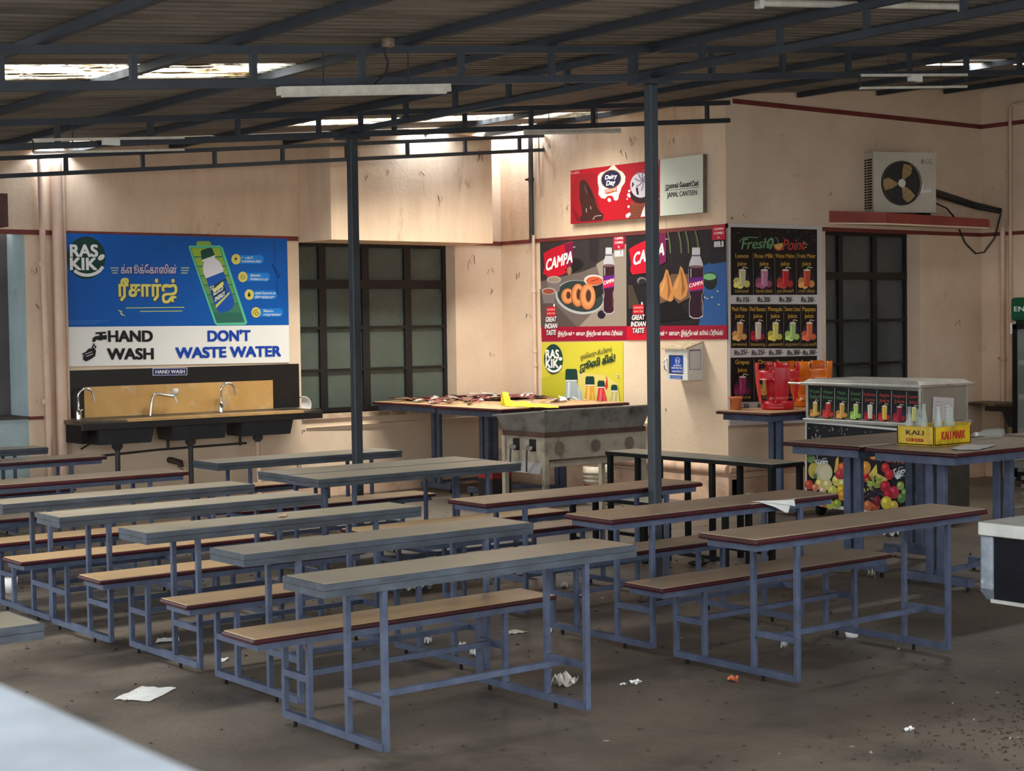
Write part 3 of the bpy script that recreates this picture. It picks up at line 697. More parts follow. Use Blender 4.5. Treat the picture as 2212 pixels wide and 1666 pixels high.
# cola posters on the middle wall
c6 = lambda x, y: (1140+x/3.785, 460+y/3.785)
def q6(*p): return [c6(*k) for k in p]
P = Panel('x', XC, .006)
RED, PUR, MAR = (196, 20, 44), (96, 18, 60), (150, 18, 46)
def cola(mb, x0, x1, top, mid, bot, liq):
    w_ = (x1-x0); xm = (x0+x1)/2; H = bot-top
    def Y(f_): return top+H*f_
    P.poly(mb, q6((xm-w_*.26, Y(0)), (xm+w_*.26, Y(0)), (xm+w_*.28, Y(.12)), (xm+w_*.44, Y(.22)), (x1, Y(.30)), (x1, Y(.45)), (x1-w_*.02, Y(.62)), (x1-w_*.12, Y(.70)), (x1-w_*.03, Y(.78)), (x1-w_*.05, Y(.97)), (xm+w_*.2, Y(1)), (xm-w_*.2, Y(1)), (x0+w_*.05, Y(.97)), (x0+w_*.03, Y(.78)), (x0+w_*.12, Y(.70)), (x0+w_*.02, Y(.62)), (x0, Y(.45)), (x0, Y(.30)), (xm-w_*.44, Y(.22)), (xm-w_*.28, Y(.12))), (176, 172, 176), 6)
    P.poly(mb, q6((x0+2, Y(.27)), (x1-2, Y(.27)), (x1-2, Y(.45)), (x1-w_*.04, Y(.62)), (x1-w_*.15, Y(.70)), (x1-w_*.06, Y(.78)), (x1-w_*.08, Y(.95)), (xm+w_*.2, Y(.985)), (xm-w_*.2, Y(.985)), (x0+w_*.08, Y(.95)), (x0+w_*.06, Y(.78)), (x0+w_*.15, Y(.70)), (x0+w_*.04, Y(.62)), (x0+2, Y(.45))), liq, 7)
    P.ell(mb, *c6(xm, Y(.27)), w_*.48/3.785, 3, (110, 80, 84), 8)
    P.line(mb, q6((xm-w_*.28, Y(.115)), (xm+w_*.28, Y(.115))), 2.2, (40, 30, 60), 8)
    for k in (.025, .05, .075): P.line(mb, q6((xm-w_*.27, Y(k)), (xm+w_*.27, Y(k))), .8, (226, 224, 230), 8)
    P.poly(mb, q6((x0+1, Y(.43)), (x1-1, Y(.41)), (x1-4, Y(.60)), (x0+4, Y(.62))), (92, 30, 112), 8)
    P.poly(mb, q6((x0+2, Y(.50)), (x1-3, Y(.46)), (x1-6, Y(.575)), (x0+10, Y(.61))), (196, 30, 70), 9)
    P.text(mb, 'CAMPA', *c6(x0+5, Y(.565)), *c6(x1-5, Y(.515)), 8.5, WHT, 10, 1.5, .12)
    P.line(mb, q6((x0+w_*.16, Y(.30)), (x0+w_*.16, Y(.42))), 1.3, (200, 196, 200), 9); P.line(mb, q6((x1-w_*.14, Y(.66)), (x1-w_*.14, Y(.9))), 1.0, (130, 100, 108), 9)
def tagbox(mb, x0, y0, x1, dark):
    P.poly(mb, q6((x0, y0+8), (x1, y0), (x1, y0+122), (x0, y0+128)), (176, 22, 52), 6); P.poly(mb, q6((x0+4, y0+132), (x1, y0+126), (x1, y0+190), (x0+4, y0+198)), dark, 6)
    m_ = (x0+x1)/2; w_ = x1-x0
    P.text(mb, 'CAMPA', *c6(x0+w_*.14, y0+48), *c6(x1-w_*.12, y0+43), 5.2, WHT, 7, 1.2); P.text(mb, 'COMBO', *c6(x0+w_*.14, y0+82), *c6(x1-w_*.12, y0+77), 5.2, WHT, 7, 1.2); P.text(mb, '@', *c6(m_-8, y0+112), *c6(m_+6, y0+111), 4, WHT, 7)
    P.text(mb, '888.8', *c6(x0+w_*.15, y0+186), *c6(x1-w_*.12, y0+181), 12.5, (236, 236, 236), 7, 1.2)
def taste(mb, x0, x1, y):
    w_ = x1-x0
    P.poly(mb, q6((x0+w_*.12, y), (x1-w_*.12, y-4), (x1-w_*.12, y+76), (x0+w_*.12, y+80)), (184, 24, 44), 6)
    P.text(mb, 'REFRESH', *c6(x0+w_*.18, y+32), *c6(x1-w_*.18, y+29), 4.4, (232, 170, 150), 7, 1); P.text(mb, 'WITH THE', *c6(x0+w_*.18, y+64), *c6(x1-w_*.18, y+61), 4.4, (232, 170, 150), 7, 1)
    P.ell(mb, *c6(x0+w_*.75, y-12), 1.6, 3.5, WHT, 7)
    for i, (s_, a, b) in enumerate((('GREAT', .05, .92), ('INDIAN', 0, 1), ('TASTE', .1, .9))):
        yy = y+124+i*54
        for dx, dy in ((-3, 0), (3, 2), (0, 5)): P.text(mb, s_, *c6(x0+w_*a+dx, yy+dy), *c6(x0+w_*b+dx, yy-4+dy), 10.5, (70, 14, 24), 7, 2, .12)
        P.text(mb, s_, *c6(x0+w_*a, yy), *c6(x0+w_*b, yy-4), 10.5, WHT, 8, 1.6, .12)
TL = 'இந்தியன் உணவு, இந்தியன் கூல் டிரிங்க்!'
t = thing('drink_poster', 'cola poster with three fried rings on a plate', 'poster', (XC, 13.0, 1.9), 'cola posters on the middle wall')
def f(mb):
    P.sheet(mb, [(1166.5, 519.3), (1352.5, 503.3), (1354, 735.3), (1170, 738)], (104, 92, 86), .004)
    P.poly(mb, q6((100, 225), (803, 165), (806, 380), (640, 400), (450, 480), (105, 560)), (52, 46, 46), 1)
    P.poly(mb, q6((806, 250), (808, 925), (420, 930), (640, 700), (560, 420), (700, 330)), (146, 132, 118), 2)
    P.poly(mb, q6((100, 620), (400, 930), (108, 935)), (84, 72, 68), 2)
    P.poly(mb, q6((500, 180), (590, 172), (570, 400), (510, 400)), (40, 36, 38), 3); P.ell(mb, *c6(360, 430), 26, 15, (30, 28, 30), 3, -10); P.ell(mb, *c6(340, 470), 5, 10, (150, 110, 80), 4)
    P.poly(mb, [(1169, 706.5), (1354, 704.3), (1354, 735.3), (1170, 738)], MAR, 6)
part(t, 'poster_sheet', f)
def f(mb):
    P.poly(mb, q6((130, 330), (200, 290), (350, 235), (372, 235), (368, 420), (300, 470), (330, 480), (280, 510), (170, 535), (150, 505), (125, 500), (140, 440)), RED, 5)
    P.poly(mb, q6((300, 258), (372, 235), (368, 420), (320, 455)), (120, 20, 60), 6)
    P.text(mb, 'CAMPA', *c6(146, 475), *c6(366, 400), 24, WHT, 8, 2, .16); P.text(mb, 'TM', *c6(370, 288), *c6(388, 285), 3, WHT, 8)
part(t, 'brush_logo', f)
def f(mb):
    P.ell(mb, *c6(425, 690), 53, 36, (170, 172, 170), 3, 12, 36); P.ell(mb, *c6(430, 682), 50, 33, (48, 58, 54), 4, 12, 36)
    P.ell(mb, *c6(550, 600), 22, 26, (36, 34, 38), 5); P.ell(mb, *c6(540, 550), 21, 12, (200, 190, 180), 6); P.ell(mb, *c6(545, 556), 18, 9.5, (186, 84, 50), 7); P.line(mb, q6((520, 560), (580, 540)), 2, (120, 40, 26), 8)
    for i, (x, y, rx, ry) in enumerate(((328, 680, 50, 62), (412, 672, 52, 92), (492, 684, 62, 104))):
        l = 8+i*1.5
        P.ell(mb, *c6(x-4, y+3), (rx+3)/3.785, (ry+3)/3.785, (130, 72, 42), l, 0, 28); P.ell(mb, *c6(x, y), rx/3.785, ry/3.785, (200, 124, 74), l+.3, 0, 28); P.ell(mb, *c6(x+2, y-3), rx*.74/3.785, ry*.8/3.785, (214, 142, 92), l+.5, 0, 28); P.ell(mb, *c6(x+4, y-6), rx*.40/3.785, ry*.54/3.785, (150, 86, 52), l+.7, 0, 20); P.ell(mb, *c6(x+6, y-6), rx*.30/3.785, ry*.44/3.785, (70, 44, 34), l+.9, 0, 20)
    for x, y in ((215, 545), (172, 640)):
        P.poly(mb, q6((x-58, y), (x+58, y), (x+44, y+100), (x-44, y+100)), (120, 108, 106), 4); P.ell(mb, *c6(x, y), 15.5, 7.5, (170, 160, 150), 5); P.ell(mb, *c6(x, y+2), 12.5, 5.5, (150, 130, 110) if y < 600 else (150, 70, 56), 6)
    P.ell(mb, *c6(604, 832), 8.4, 9, (34, 22, 44), 8)
part(t, 'food_picture', f)
part(t, 'bottle_picture', lambda mb: cola(mb, 615, 712, 283, 440, 828, (52, 24, 34)))
part(t, 'lettering', lambda mb: (tagbox(mb, 700, 172, 793, (150, 140, 130)), taste(mb, 142, 242, 768), P.text(mb, TL, *c6(250, 1003), *c6(778, 1000), 8.2, WHT, 8, 1.2)))
t = thing('drink_poster', 'cola poster with two samosas, partly behind the near roof post', 'poster', (XC, 11.6, 1.9), 'cola posters on the middle wall')
def f(mb):
    P.sheet(mb, [(1353.2, 503.2), (1568, 485), (1571.5, 733), (1354.5, 735.2)], (34, 30, 34), .004)
    P.poly(mb, q6((1440, 430), (1560, 380), (1628, 330), (1630, 920), (1400, 922), (1440, 760)), (44, 84, 140), 1)
    P.poly(mb, q6((1540, 100), (1622, 95), (1628, 400), (1500, 420), (1480, 330)), (28, 26, 34), 2)
    P.poly(mb, [(1354.3, 705), (1571, 702.5), (1571.5, 733), (1354.5, 735.2)], MAR, 6); P.poly(mb, [(1354.3, 705), (1420, 704.2), (1420, 734.6), (1354.5, 735.2)], RED, 7)
    for x in (1140, 1230, 1290, 1370): P.line(mb, q6((x, 130), (x+24, 240), (x+30, 330)), 3.6, (96, 104, 70), 2)
    P.poly(mb, q6((820, 590), (860, 590), (920, 760), (830, 790)), (70, 58, 50), 2)
part(t, 'poster_sheet', f)
def f(mb):
    P.poly(mb, q6((830, 300), (870, 270), (1130, 150), (1135, 400), (1060, 440), (1080, 460), (980, 490), (860, 505), (840, 470), (850, 420)), RED, 5); P.poly(mb, q6((1055, 180), (1135, 150), (1135, 400), (1060, 440)), (120, 26, 76), 6)
    P.text(mb, 'CAMPA', *c6(862, 430), *c6(1120, 340), 26, WHT, 8, 2, .16); P.text(mb, 'TM', *c6(1126, 222), *c6(1148, 219), 3, WHT, 8)
part(t, 'brush_logo', f)
def f(mb):
    P.poly(mb, q6((1000, 640), (1180, 500), (1330, 500), (1340, 690), (1200, 760), (1040, 740)), (110, 82, 64), 3)
    P.poly(mb, q6((980, 780), (1200, 700), (1330, 860), (1050, 900)), (22, 20, 24), 3)
    for a in (((1135, 460), (1150, 470), (1175, 560), (1195, 640), (1192, 710), (1170, 728), (1110, 700), (1065, 660), (1068, 610), (1110, 540), (1128, 480)), ((1250, 435), (1268, 450), (1300, 540), (1316, 610), (1300, 680), (1250, 716), (1205, 690), (1182, 640), (1200, 570), (1236, 500))):
        P.poly(mb, q6(*a), (196, 134, 76), 5); (x, y) = a[0]; P.poly(mb, q6((x, y+15), (x+18, y+60), (x+40, y+190), (x+10, y+255), (x+14, y+150)), (150, 92, 46), 6); P.poly(mb, q6((x-2, y+70), (x-30, y+170), (x-50, y+200), (x-20, y+110)), (226, 170, 104), 6)
part(t, 'samosa_picture', f)
def f(mb):
    P.ell(mb, *c6(1495, 560), 15, 18, (28, 34, 34), 4); P.ell(mb, *c6(1490, 522), 17, 9.5, (44, 60, 54), 5); P.ell(mb, *c6(1490, 522), 14, 7, (120, 176, 118), 6)
part(t, 'chutney_bowl_picture', f)
def f(mb):
    P.ell(mb, *c6(935, 555), 10, 8, (120, 116, 116), 4); P.ell(mb, *c6(940, 565), 8, 7, (40, 36, 40), 5)
    for x, y in ((1450, 690), (1470, 700), (1510, 690), (1555, 640), (1565, 750)): P.ell(mb, *c6(x, y), 2, 1.6, (196, 186, 150), 5)
part(t, 'garnish_picture', f)
part(t, 'bottle_picture', lambda mb: cola(mb, 1318, 1442, 283, 440, 866, (44, 18, 34)))
part(t, 'lettering', lambda mb: (tagbox(mb, 1510, 95, 1618, (20, 18, 22)), taste(mb, 848, 968, 752), P.text(mb, TL, *c6(990, 1003), *c6(1602, 998), 9.2, WHT, 8, 1.2)))
# yellow juice poster
t = thing('drink_poster', 'yellow juice poster behind the brown table, below the cola posters', 'poster', (XC, 13.1, 1.3))
part(t, 'poster_sheet', lambda mb: (P.sheet(mb, [(1170, 740), (1345.5, 738), (1346.5, 905), (1171, 900)], (208, 196, 62), .004), P.poly(mb, q6((120, 1350), (330, 1290), (320, 1560), (125, 1560)), (190, 182, 48), 1), P.poly(mb, q6((410, 1300), (650, 1330), (740, 1400), (760, 1560), (440, 1560)), (216, 200, 110), 1)))
part(t, 'round_logo', lambda mb: raskik(P, mb, *c6(214, 1196), 20, 32.5, 1))
def f(mb):
    P.text(mb, 'ஒவ்வொரு சிப்பிலும்', *c6(436, 1198), *c6(690, 1132), 9.5, (60, 60, 48), 3, 1.5, .1); P.text(mb, 'ஜூஸி கிக்!', *c6(430, 1290), *c6(716, 1212), 15, GRN, 3, 2, .1)
    P.poly(mb, q6((732, 1322), (750, 1322), (750, 1344), (732, 1344)), (220, 224, 200), 2); P.ell(mb, *c6(741, 1333), 1.5, 1.7, (40, 90, 50), 3)
part(t, 'lettering', f)
def f(mb):
    for x0, x1, y0, y1, b0, b1, bc, hc in ((314, 408, 1276, 1366, 305, 455, (168, 178, 178), (214, 220, 220)), (478, 550, 1336, 1404, 462, 566, (220, 158, 58), (240, 200, 110)), (577, 634, 1371, 1422, 562, 664, (206, 56, 66), (236, 110, 110)), (688, 738, 1405, 1452, 664, 742, (190, 178, 116), (216, 206, 160))):
        P.poly(mb, q6((x0, y0+12), (x0+8, y0), (x1-8, y0), (x1, y0+12), (x1+3, y1), (x0-2, y1)), GRN, 4)
        P.poly(mb, q6((x0+6, y1+2), (x1-2, y1+2), (x1-2, y1+22), (b1-12, y1+100), (b1, y1+170), (b1, 1600), (b0, 1600), (b0+2, y1+150), (x0+4, y1+26)), bc, 3)
        P.line(mb, q6((x0+2, y1+4), (x1, y1+4)), 2, WHT, 5)
        P.poly(mb, q6((x0+22, y1+16), (x0+36, y1+16), (b0+44, y1+140), (b0+22, y1+150)), hc, 4); P.line(mb, q6((b1-34, y1+60), (b1-24, y1+170)), 1.4, hc, 4)
    P.poly(mb, q6((636, 1420), (650, 1360), (640, 1324), (656, 1350), (662, 1420), (650, 1450)), (196, 54, 40), 4)
part(t, 'bottle_pictures', f)

# ice cream sign with the canteen name
c3 = lambda x, y: (1220+x/6.9125, 320+y/6.9125)
def q3(*p): return [c3(*k) for k in p]
P = Panel('x', XC, .055); t = thing('canteen_sign', 'long red and white ice cream sign naming the canteen', 'sign', (XC, 12.2, 3.1))
def f(mb):
    P.sheet(mb, [(1232.5, 369), (1519, 333), (1519, 459), (1232.5, 484)], (186, 14, 32), .05, mat('sign_edge', (120, 108, 92), (90, 80, 70), 8, .6))
    P.poly(mb, [(1232.5, 369), (1426, 344.7), (1426, 467), (1232.5, 484)], (172, 8, 30), 1)
    P.poly(mb, q3((200, 400), (470, 360), (500, 760), (560, 1100), (100, 1130), (100, 560)), (146, 10, 28), 2)
    P.poly(mb, [(1426, 344.7), (1518.6, 333), (1518.6, 459), (1426, 467)], (218, 222, 208), 1)
part(t, 'board', f)
def f(mb):
    P.poly(mb, q3((735, 252), (770, 290), (800, 325), (860, 355), (905, 420), (900, 510), (845, 590), (830, 650), (808, 700), (800, 760), (765, 788), (735, 770), (718, 720), (690, 708), (640, 715), (600, 755), (545, 745), (505, 690), (512, 600), (495, 520), (495, 420), (530, 370), (600, 345), (650, 320), (690, 275)), (236, 228, 204), 3)
    P.ell(mb, *c3(665, 775), 3.6, 4.4, (236, 228, 204), 3, -30)
    P.ell(mb, *c3(692, 465), 23, 20.5, (176, 140, 90), 4, -28, 32); P.ell(mb, *c3(692, 465), 21.2, 18.8, (34, 26, 66), 5, -28, 32)
    P.text(mb, 'Dairy', *c3(600, 470), *c3(778, 445), 9, WHT, 6, 2, .2); P.text(mb, 'Day', *c3(618, 560), *c3(752, 540), 10, WHT, 6, 2, .2)
    P.poly(mb, q3((595, 625), (780, 580), (782, 655), (760, 650), (640, 690), (600, 680)), (170, 80, 56), 6); P.text(mb, 'LOTS OF FUN', *c3(608, 668), *c3(768, 630), 5.2, WHT, 7, 1.2)
part(t, 'ice_cream_logo', f)
def f(mb):
    P.poly(mb, q3((222, 560), (230, 500), (275, 468), (315, 490), (360, 550), (405, 640), (445, 740), (490, 900), (540, 960), (582, 990), (565, 1075), (220, 1100), (235, 1020), (262, 1000), (250, 900), (222, 760)), (56, 24, 22), 3)
    P.poly(mb, q3((330, 520), (400, 640), (440, 760), (410, 770), (360, 680)), (40, 16, 16), 4); P.poly(mb, q3((290, 540), (330, 640), (345, 700), (310, 640)), (104, 62, 56), 4)
    for a in (((320, 900), (326, 960)), ((385, 870), (395, 910)), ((420, 1070), (450, 1020), (500, 1010), (550, 1005))): P.line(mb, q3(*a), 1.6, (170, 140, 132), 5)
    P.poly(mb, q3((100, 880), (200, 1000), (240, 1090), (180, 1100), (130, 960)), (110, 12, 24), 3)
part(t, 'chocolate_bar_picture', f)
def f(mb):
    P.poly(mb, q3((985, 800), (1100, 835), (1260, 800), (1170, 930), (1100, 1040), (975, 1050)), (128, 66, 46), 3)
    for i in range(5): P.line(mb, q3((1000+i*40, 830+i*4), (985+i*26, 1045-i*14)), .8, (90, 40, 28), 4)
    for i in range(4): P.line(mb, q3((985, 870+i*50), (1200-i*22, 880+i*44)), .8, (90, 40, 28), 4)
    P.ell(mb, *c3(1135, 690), 22.5, 20, (46, 20, 22), 4); P.ell(mb, *c3(1135, 555), 22.5, 27, (196, 190, 200), 5, 0, 30)
    for a in range(-160, 200, 45):
        r = R_(a); x, y = 1165, 480
        P.line(mb, q3((x, y), (x+60*math.cos(r+.3), y+80*math.sin(r+.3)), (x+120*math.cos(r+.6), y+160*math.sin(r+.6))), 2.4, (120, 104, 124), 6)
    P.poly(mb, q3((1060, 600), (1090, 580), (1110, 690), (1080, 700)), (52, 22, 28), 7); P.poly(mb, q3((1010, 500), (1040, 540), (1000, 600)), (60, 28, 34), 7)
    for x, y, r in ((965, 640, 3), (955, 700, 4), (935, 760, 2), (970, 720, 3), (955, 875, 3), (940, 1010, 5), (965, 990, 4), (1380, 690, 5), (1390, 760, 4), (1375, 640, 3)): P.ell(mb, *c3(x, y), r*.8, r, (230, 220, 220), 4, 20, 10)
    P.poly(mb, q3((1195, 860), (1202, 1020), (1135, 1028), (1160, 950)), (226, 232, 224), 4)
part(t, 'cone_picture', f)
def f(mb):
    P.poly(mb, q3((1368, 190), (1404, 182), (1404, 250), (1368, 255)), (220, 214, 214), 3); P.ell(mb, *c3(1384, 218), 1.8, 2.6, (30, 30, 40), 4)
    P.text(mb, 'டெய்ரி டே', *c3(94, 392), *c3(228, 375), 4.2, (240, 190, 190), 4, 1)
part(t, 'corner_lettering', f)
def f(mb):
    P.text(mb, 'ஜமால் கேண்டீன்', *c3(1505, 608), *c3(2005, 560), 9.4, (26, 26, 30), 3, 2); P.line(mb, q3((1485, 640), (2020, 583)), .8, (60, 60, 60), 3)
    P.text(mb, 'JAMAL CANTEEN', *c3(1530, 738), *c3(1976, 698), 11, (30, 30, 34), 3, 1)
part(t, 'canteen_lettering', f)

# juice menu board on the right wall
c7 = lambda x, y: (1540+x/3.2917, 460+y/3.2917)
def q7(*p): return [c7(*k) for k in p]
P = Panel('y', YR, .02)
def drink(P, mb, cx, cy, wd, ht, liq, fruit, k=0, lay=4):
    """glass of juice with fruit; cx, cy centre in photo pixels"""
    x0, x1, y0, y1 = cx-wd*.18, cx+wd*.22, cy-ht*.38, cy+ht*.42
    P.ell(mb, cx, cy+ht*.1, wd*.46, ht*.46, (44, 36, 62) if k != 9 else (40, 56, 30), lay-2, 0, 20)
    for i, (dx, dy, r) in enumerate(((-.28, .18, .2), (-.1, .34, .2), (.28, .3, .17), (-.34, .36, .13))):
        P.ell(mb, cx+dx*wd, cy+dy*ht, r*wd, r*wd*1.15, fruit if i % 2 == 0 else tuple(min(255, int(c*1.18)+8) for c in fruit), lay, 0, 14)
    P.poly(mb, [(x0, y0), (x1, y0), (x1-wd*.04, y1), (x0+wd*.04, y1)], liq, lay+1)
    P.ell(mb, (x0+x1)/2, y0, (x1-x0)/2, ht*.05, (232, 222, 214), lay+2, 0, 14)
    P.line(mb, [((x0+x1)/2, y0), ((x0+x1)/2+wd*.06, y0-ht*.16), (x1+wd*.1, y0-ht*.1)], wd*.045, (222, 216, 190), lay+2)
    P.line(mb, [(x0+wd*.08, y0+ht*.12), (x0+wd*.1, y1-ht*.1)], wd*.05, tuple(min(255, c+50) for c in liq), lay+2)
GOLD = (206, 162, 70)
t = thing('menu_board', 'tall black juice price board with white border on the right wall', 'menu board', (11.9, YR, 1.7))
def f(mb):
    P.sheet(mb, [(1574.5, 481.5), (1776, 488), (1776, 912), (1576, 920)], (206, 200, 198), .012)
    for y in ((100, 118, 582, 585), (648, 650, 966, 962), (1030, 1016, 1335, 1348)): P.poly(mb, q7((126, y[0]), (740, y[1]), (741, y[2]), (128, y[3])), (24, 20, 22), 1)
    random.seed(5)
    for i in range(30): x, y = random.uniform(130, 730), random.uniform(108, 190); P.ell(mb, *c7(x, y+10), random.uniform(.6, 1.8), random.uniform(1.2, 3.5), (74, 76, 82), 2, random.uniform(0, 180), 8)
part(t, 'board', f)
def f(mb):
    P.text(mb, 'Fresh', *c7(200, 258), *c7(390, 250), 23, (112, 158, 112), 4, 1, .3); P.text(mb, 'Point', *c7(492, 265), *c7(650, 262), 24, (196, 70, 66), 4, 1, .3)
    P.line(mb, q7((188, 208), (205, 185), (250, 172), (320, 176)), 2, (112, 158, 112), 4)
    P.ell(mb, *c7(408, 212), 7, 11, (120, 166, 120), 4, 20); P.ell(mb, *c7(407, 213), 4, 6, (40, 70, 44), 5, 20); P.ell(mb, *c7(404, 240), 4.5, 6, (90, 140, 96), 5, -20)
    P.ell(mb, *c7(466, 225), 12, 14, (190, 68, 62), 4, 0, 24, 0, 180); P.ell(mb, *c7(466, 225), 9, 11, (220, 180, 90), 5, 0, 24, -20, 180); P.line(mb, q7((470, 235), (455, 180), (440, 176)), 1.4, (150, 170, 150), 6)
    for dx, dy in ((640, 215), (655, 228), (650, 248)): P.line(mb, q7((dx, dy), (dx+16, dy-6)), 1.6, (216, 190, 130), 4)
part(t, 'title_lettering', f)
R1 = [('Lemon', 'லெமன்', 205, 92, (206, 204, 150), (214, 200, 110)), ('Rose Milk', 'ரோஸ் மில்க்', 362, 134, (196, 130, 160), (150, 80, 110)), ('Water Melon', 'தர்பூசணி', 512, 134, (196, 40, 48), (176, 60, 50)), ('Fruits Mixer', 'புரூட் மிக்சர்', 664, 130, (200, 80, 50), (210, 150, 80))]
R2 = [('Musk Melon', 'முலாம்', 188, 108, (206, 150, 80), (214, 160, 90)), ('Red Banana', 'செவ்வாழை', 317, 110, (206, 196, 170), (160, 30, 44)), ('Pineapple', 'அன்னாசி', 440, 100, (218, 208, 110), (206, 190, 70)), ('Sweet Lime', 'சாத்துக்குடி', 562, 108, (170, 200, 120), (176, 204, 110)), ('Pappaya', 'பப்பாளி', 680, 94, (214, 110, 70), (206, 100, 70))]
R3 = [('Grapes', 'திராட்சை', 205, 100, (160, 50, 100), (110, 30, 70)), ('Orange', 'ஆரஞ்சு', 370, 104, (206, 170, 90), (210, 140, 60)), ('Pomegranate', 'மாதுளை', 520, 140, (140, 30, 50), (150, 40, 60)), ('Apple', 'ஆப்பிள்', 665, 100, (206, 170, 110), (170, 50, 50))]
def row(mb, row_, yn, yj, yp, yt, wcol):
    for n, ta, x, wd, lq, fr in row_:
        P.text(mb, n, *c7(x-wd/2, yn), *c7(x+wd/2, yn+1), 9.6, GOLD, 3, 1.3); P.text(mb, 'juice', *c7(x-32, yj), *c7(x+32, yj+1), 9.4, GOLD, 3, 1.3)
        drink(P, mb, *c7(x, yp), wcol/3.2917, 44, lq, fr)
        tw = min(wcol*.92, 24*len(ta)*.62+24); P.text(mb, ta, *c7(x-tw/2, yt), *c7(x+tw/2, yt), 6.0, (190, 156, 80), 3, 1.2)
def f(mb): row(mb, R1, 320, 374, 462, 566, 128); [P.line(mb, q7((x, 285), (x+3, 578)), .8, (130, 126, 120), 3) for x in (283, 437, 589)]
part(t, 'upper_drinks', f)
def f(mb): row(mb, R2, 698, 746, 838, 945, 112); [P.line(mb, q7((x, 660), (x+1, 950)), .8, (130, 126, 120), 3) for x in (254, 377, 499, 620)]
part(t, 'middle_drinks', f)
def f(mb): row(mb, R3, 1075, 1130, 1222, 1320, 130); [P.line(mb, q7((x, 1040), (x+3, 1330)), .8, (130, 126, 120), 3) for x in (286, 440, 592)]
part(t, 'lower_drinks', f)
def price(x, s_, y, y2): part(t, 'price_label', lambda mb: P.text(mb, s_, *c7(x-50, y), *c7(x+49, y2), 11.2, (34, 30, 44), 2, 1.4))
for x, s_ in ((216, 'Rs.15/-'), (366, 'Rs.20/-'), (520, 'Rs.20/-'), (675, 'Rs.20/-')): price(x, s_, 634, 634)
for x, s_ in ((201, 'Rs.25/-'), (324, 'Rs.25/-'), (447, 'Rs.30/-'), (577, 'Rs.30/-'), (688, 'Rs.30/-')): price(x, s_, 1013, 1005)
for x in (216, 366, 520, 675): price(x, 'Rs.30/-', 1392, 1388)

# ------------------------------------------------------------------ suggestion box
y0 = at_x(1518, 780, XC).y; fc = at_y(1485, 790, y0); d = XC-fc.x; y1 = at_x(1437, 790, fc.x).y
zb_ = at_y(1485, 822, y0).z; zt_ = at_y(1485, 754, y0).z; zw = at_x(1519, 741, XC).z; fx = fc.x
t = thing('complaint_box', 'white sloping topped students complaint box on the wall', 'box', (fx, y0, zb_))
mb = MB(); mb.hexa([(fx, y0, zb_), (XC, y0, zb_), (XC, y1, zb_), (fx, y1, zb_), (fx, y0, zt_), (XC, y0, zw), (XC, y1, zw), (fx, y1, zt_)], WHITE); mb.build('body', t)
mb = MB(); mb.hexa([(fx-.03, y0-.012, zt_-.004), (XC, y0-.012, zw+.004), (XC, y1+.012, zw+.004), (fx-.03, y1+.012, zt_-.004), (fx-.03, y0-.012, zt_+.008), (XC, y0-.012, zw+.018), (XC, y1+.012, zw+.018), (fx-.03, y1+.012, zt_+.008)], mat('dusty_box_lid', (214, 196, 160), (150, 128, 100), 30, .8)); mb.build('lid', t)
P = Panel('x', fx, .002)
cb = lambda x, y: (1420+x/12.814, 720+y/12.814)
def qb(*p): return [cb(*k) for k in p]
def f(mb):
    P.poly(mb, qb((318, 602), (710, 612), (710, 1135), (320, 1112)), (52, 56, 70), 1); P.poly(mb, qb((376, 640), (706, 640), (706, 1110), (376, 1095)), (16, 66, 160), 2)
    P.poly(mb, qb((355, 1160), (692, 1180), (690, 1275), (355, 1255)), (26, 70, 156), 1)
part(t, 'sticker', f)
def f(mb):
    P.ell(mb, *cb(562, 762), 5.2, 7.2, WHT, 3); P.ell(mb, *cb(562, 762), 4.6, 6.5, (16, 66, 160), 4); P.text(mb, '11', *cb(528, 812), *cb(596, 814), 7, WHT, 5, 1.5)
    P.text(mb, 'STUDENTS', *cb(448, 915), *cb(668, 920), 3.6, WHT, 4, 1.2); P.text(mb, 'GRIEVANCE BOX', *cb(390, 980), *cb(704, 992), 3.6, WHT, 4, 1.2); P.text(mb, 'புகார் பெட்டி', *cb(410, 1075), *cb(695, 1088), 4, WHT, 4, 1.2)
    for y in (1200, 1240): P.line(mb, qb((385, y), (665, y+14)), .9, (190, 200, 224), 2)
part(t, 'lettering', f)
mb = MB(); ym_ = y1-.02; zz = (zb_+zt_)/2; mb.tube([(fx, ym_, zz-.06), (fx-.03, ym_, zz-.04), (fx-.035, ym_, zz+.03), (fx, ym_, zz+.06)], .006, CHROME, 8); mb.build('handle', t)
P2 = Panel('y', y0, .002)
part(t, 'notice_sheet', lambda mb: (P2.poly(mb, qb((882, 455), (1205, 440), (1200, 1005), (890, 1020)), (120, 110, 120), 1), P2.poly(mb, qb((895, 500), (1190, 485), (1190, 985), (905, 1005)), (206, 200, 196), 2)))

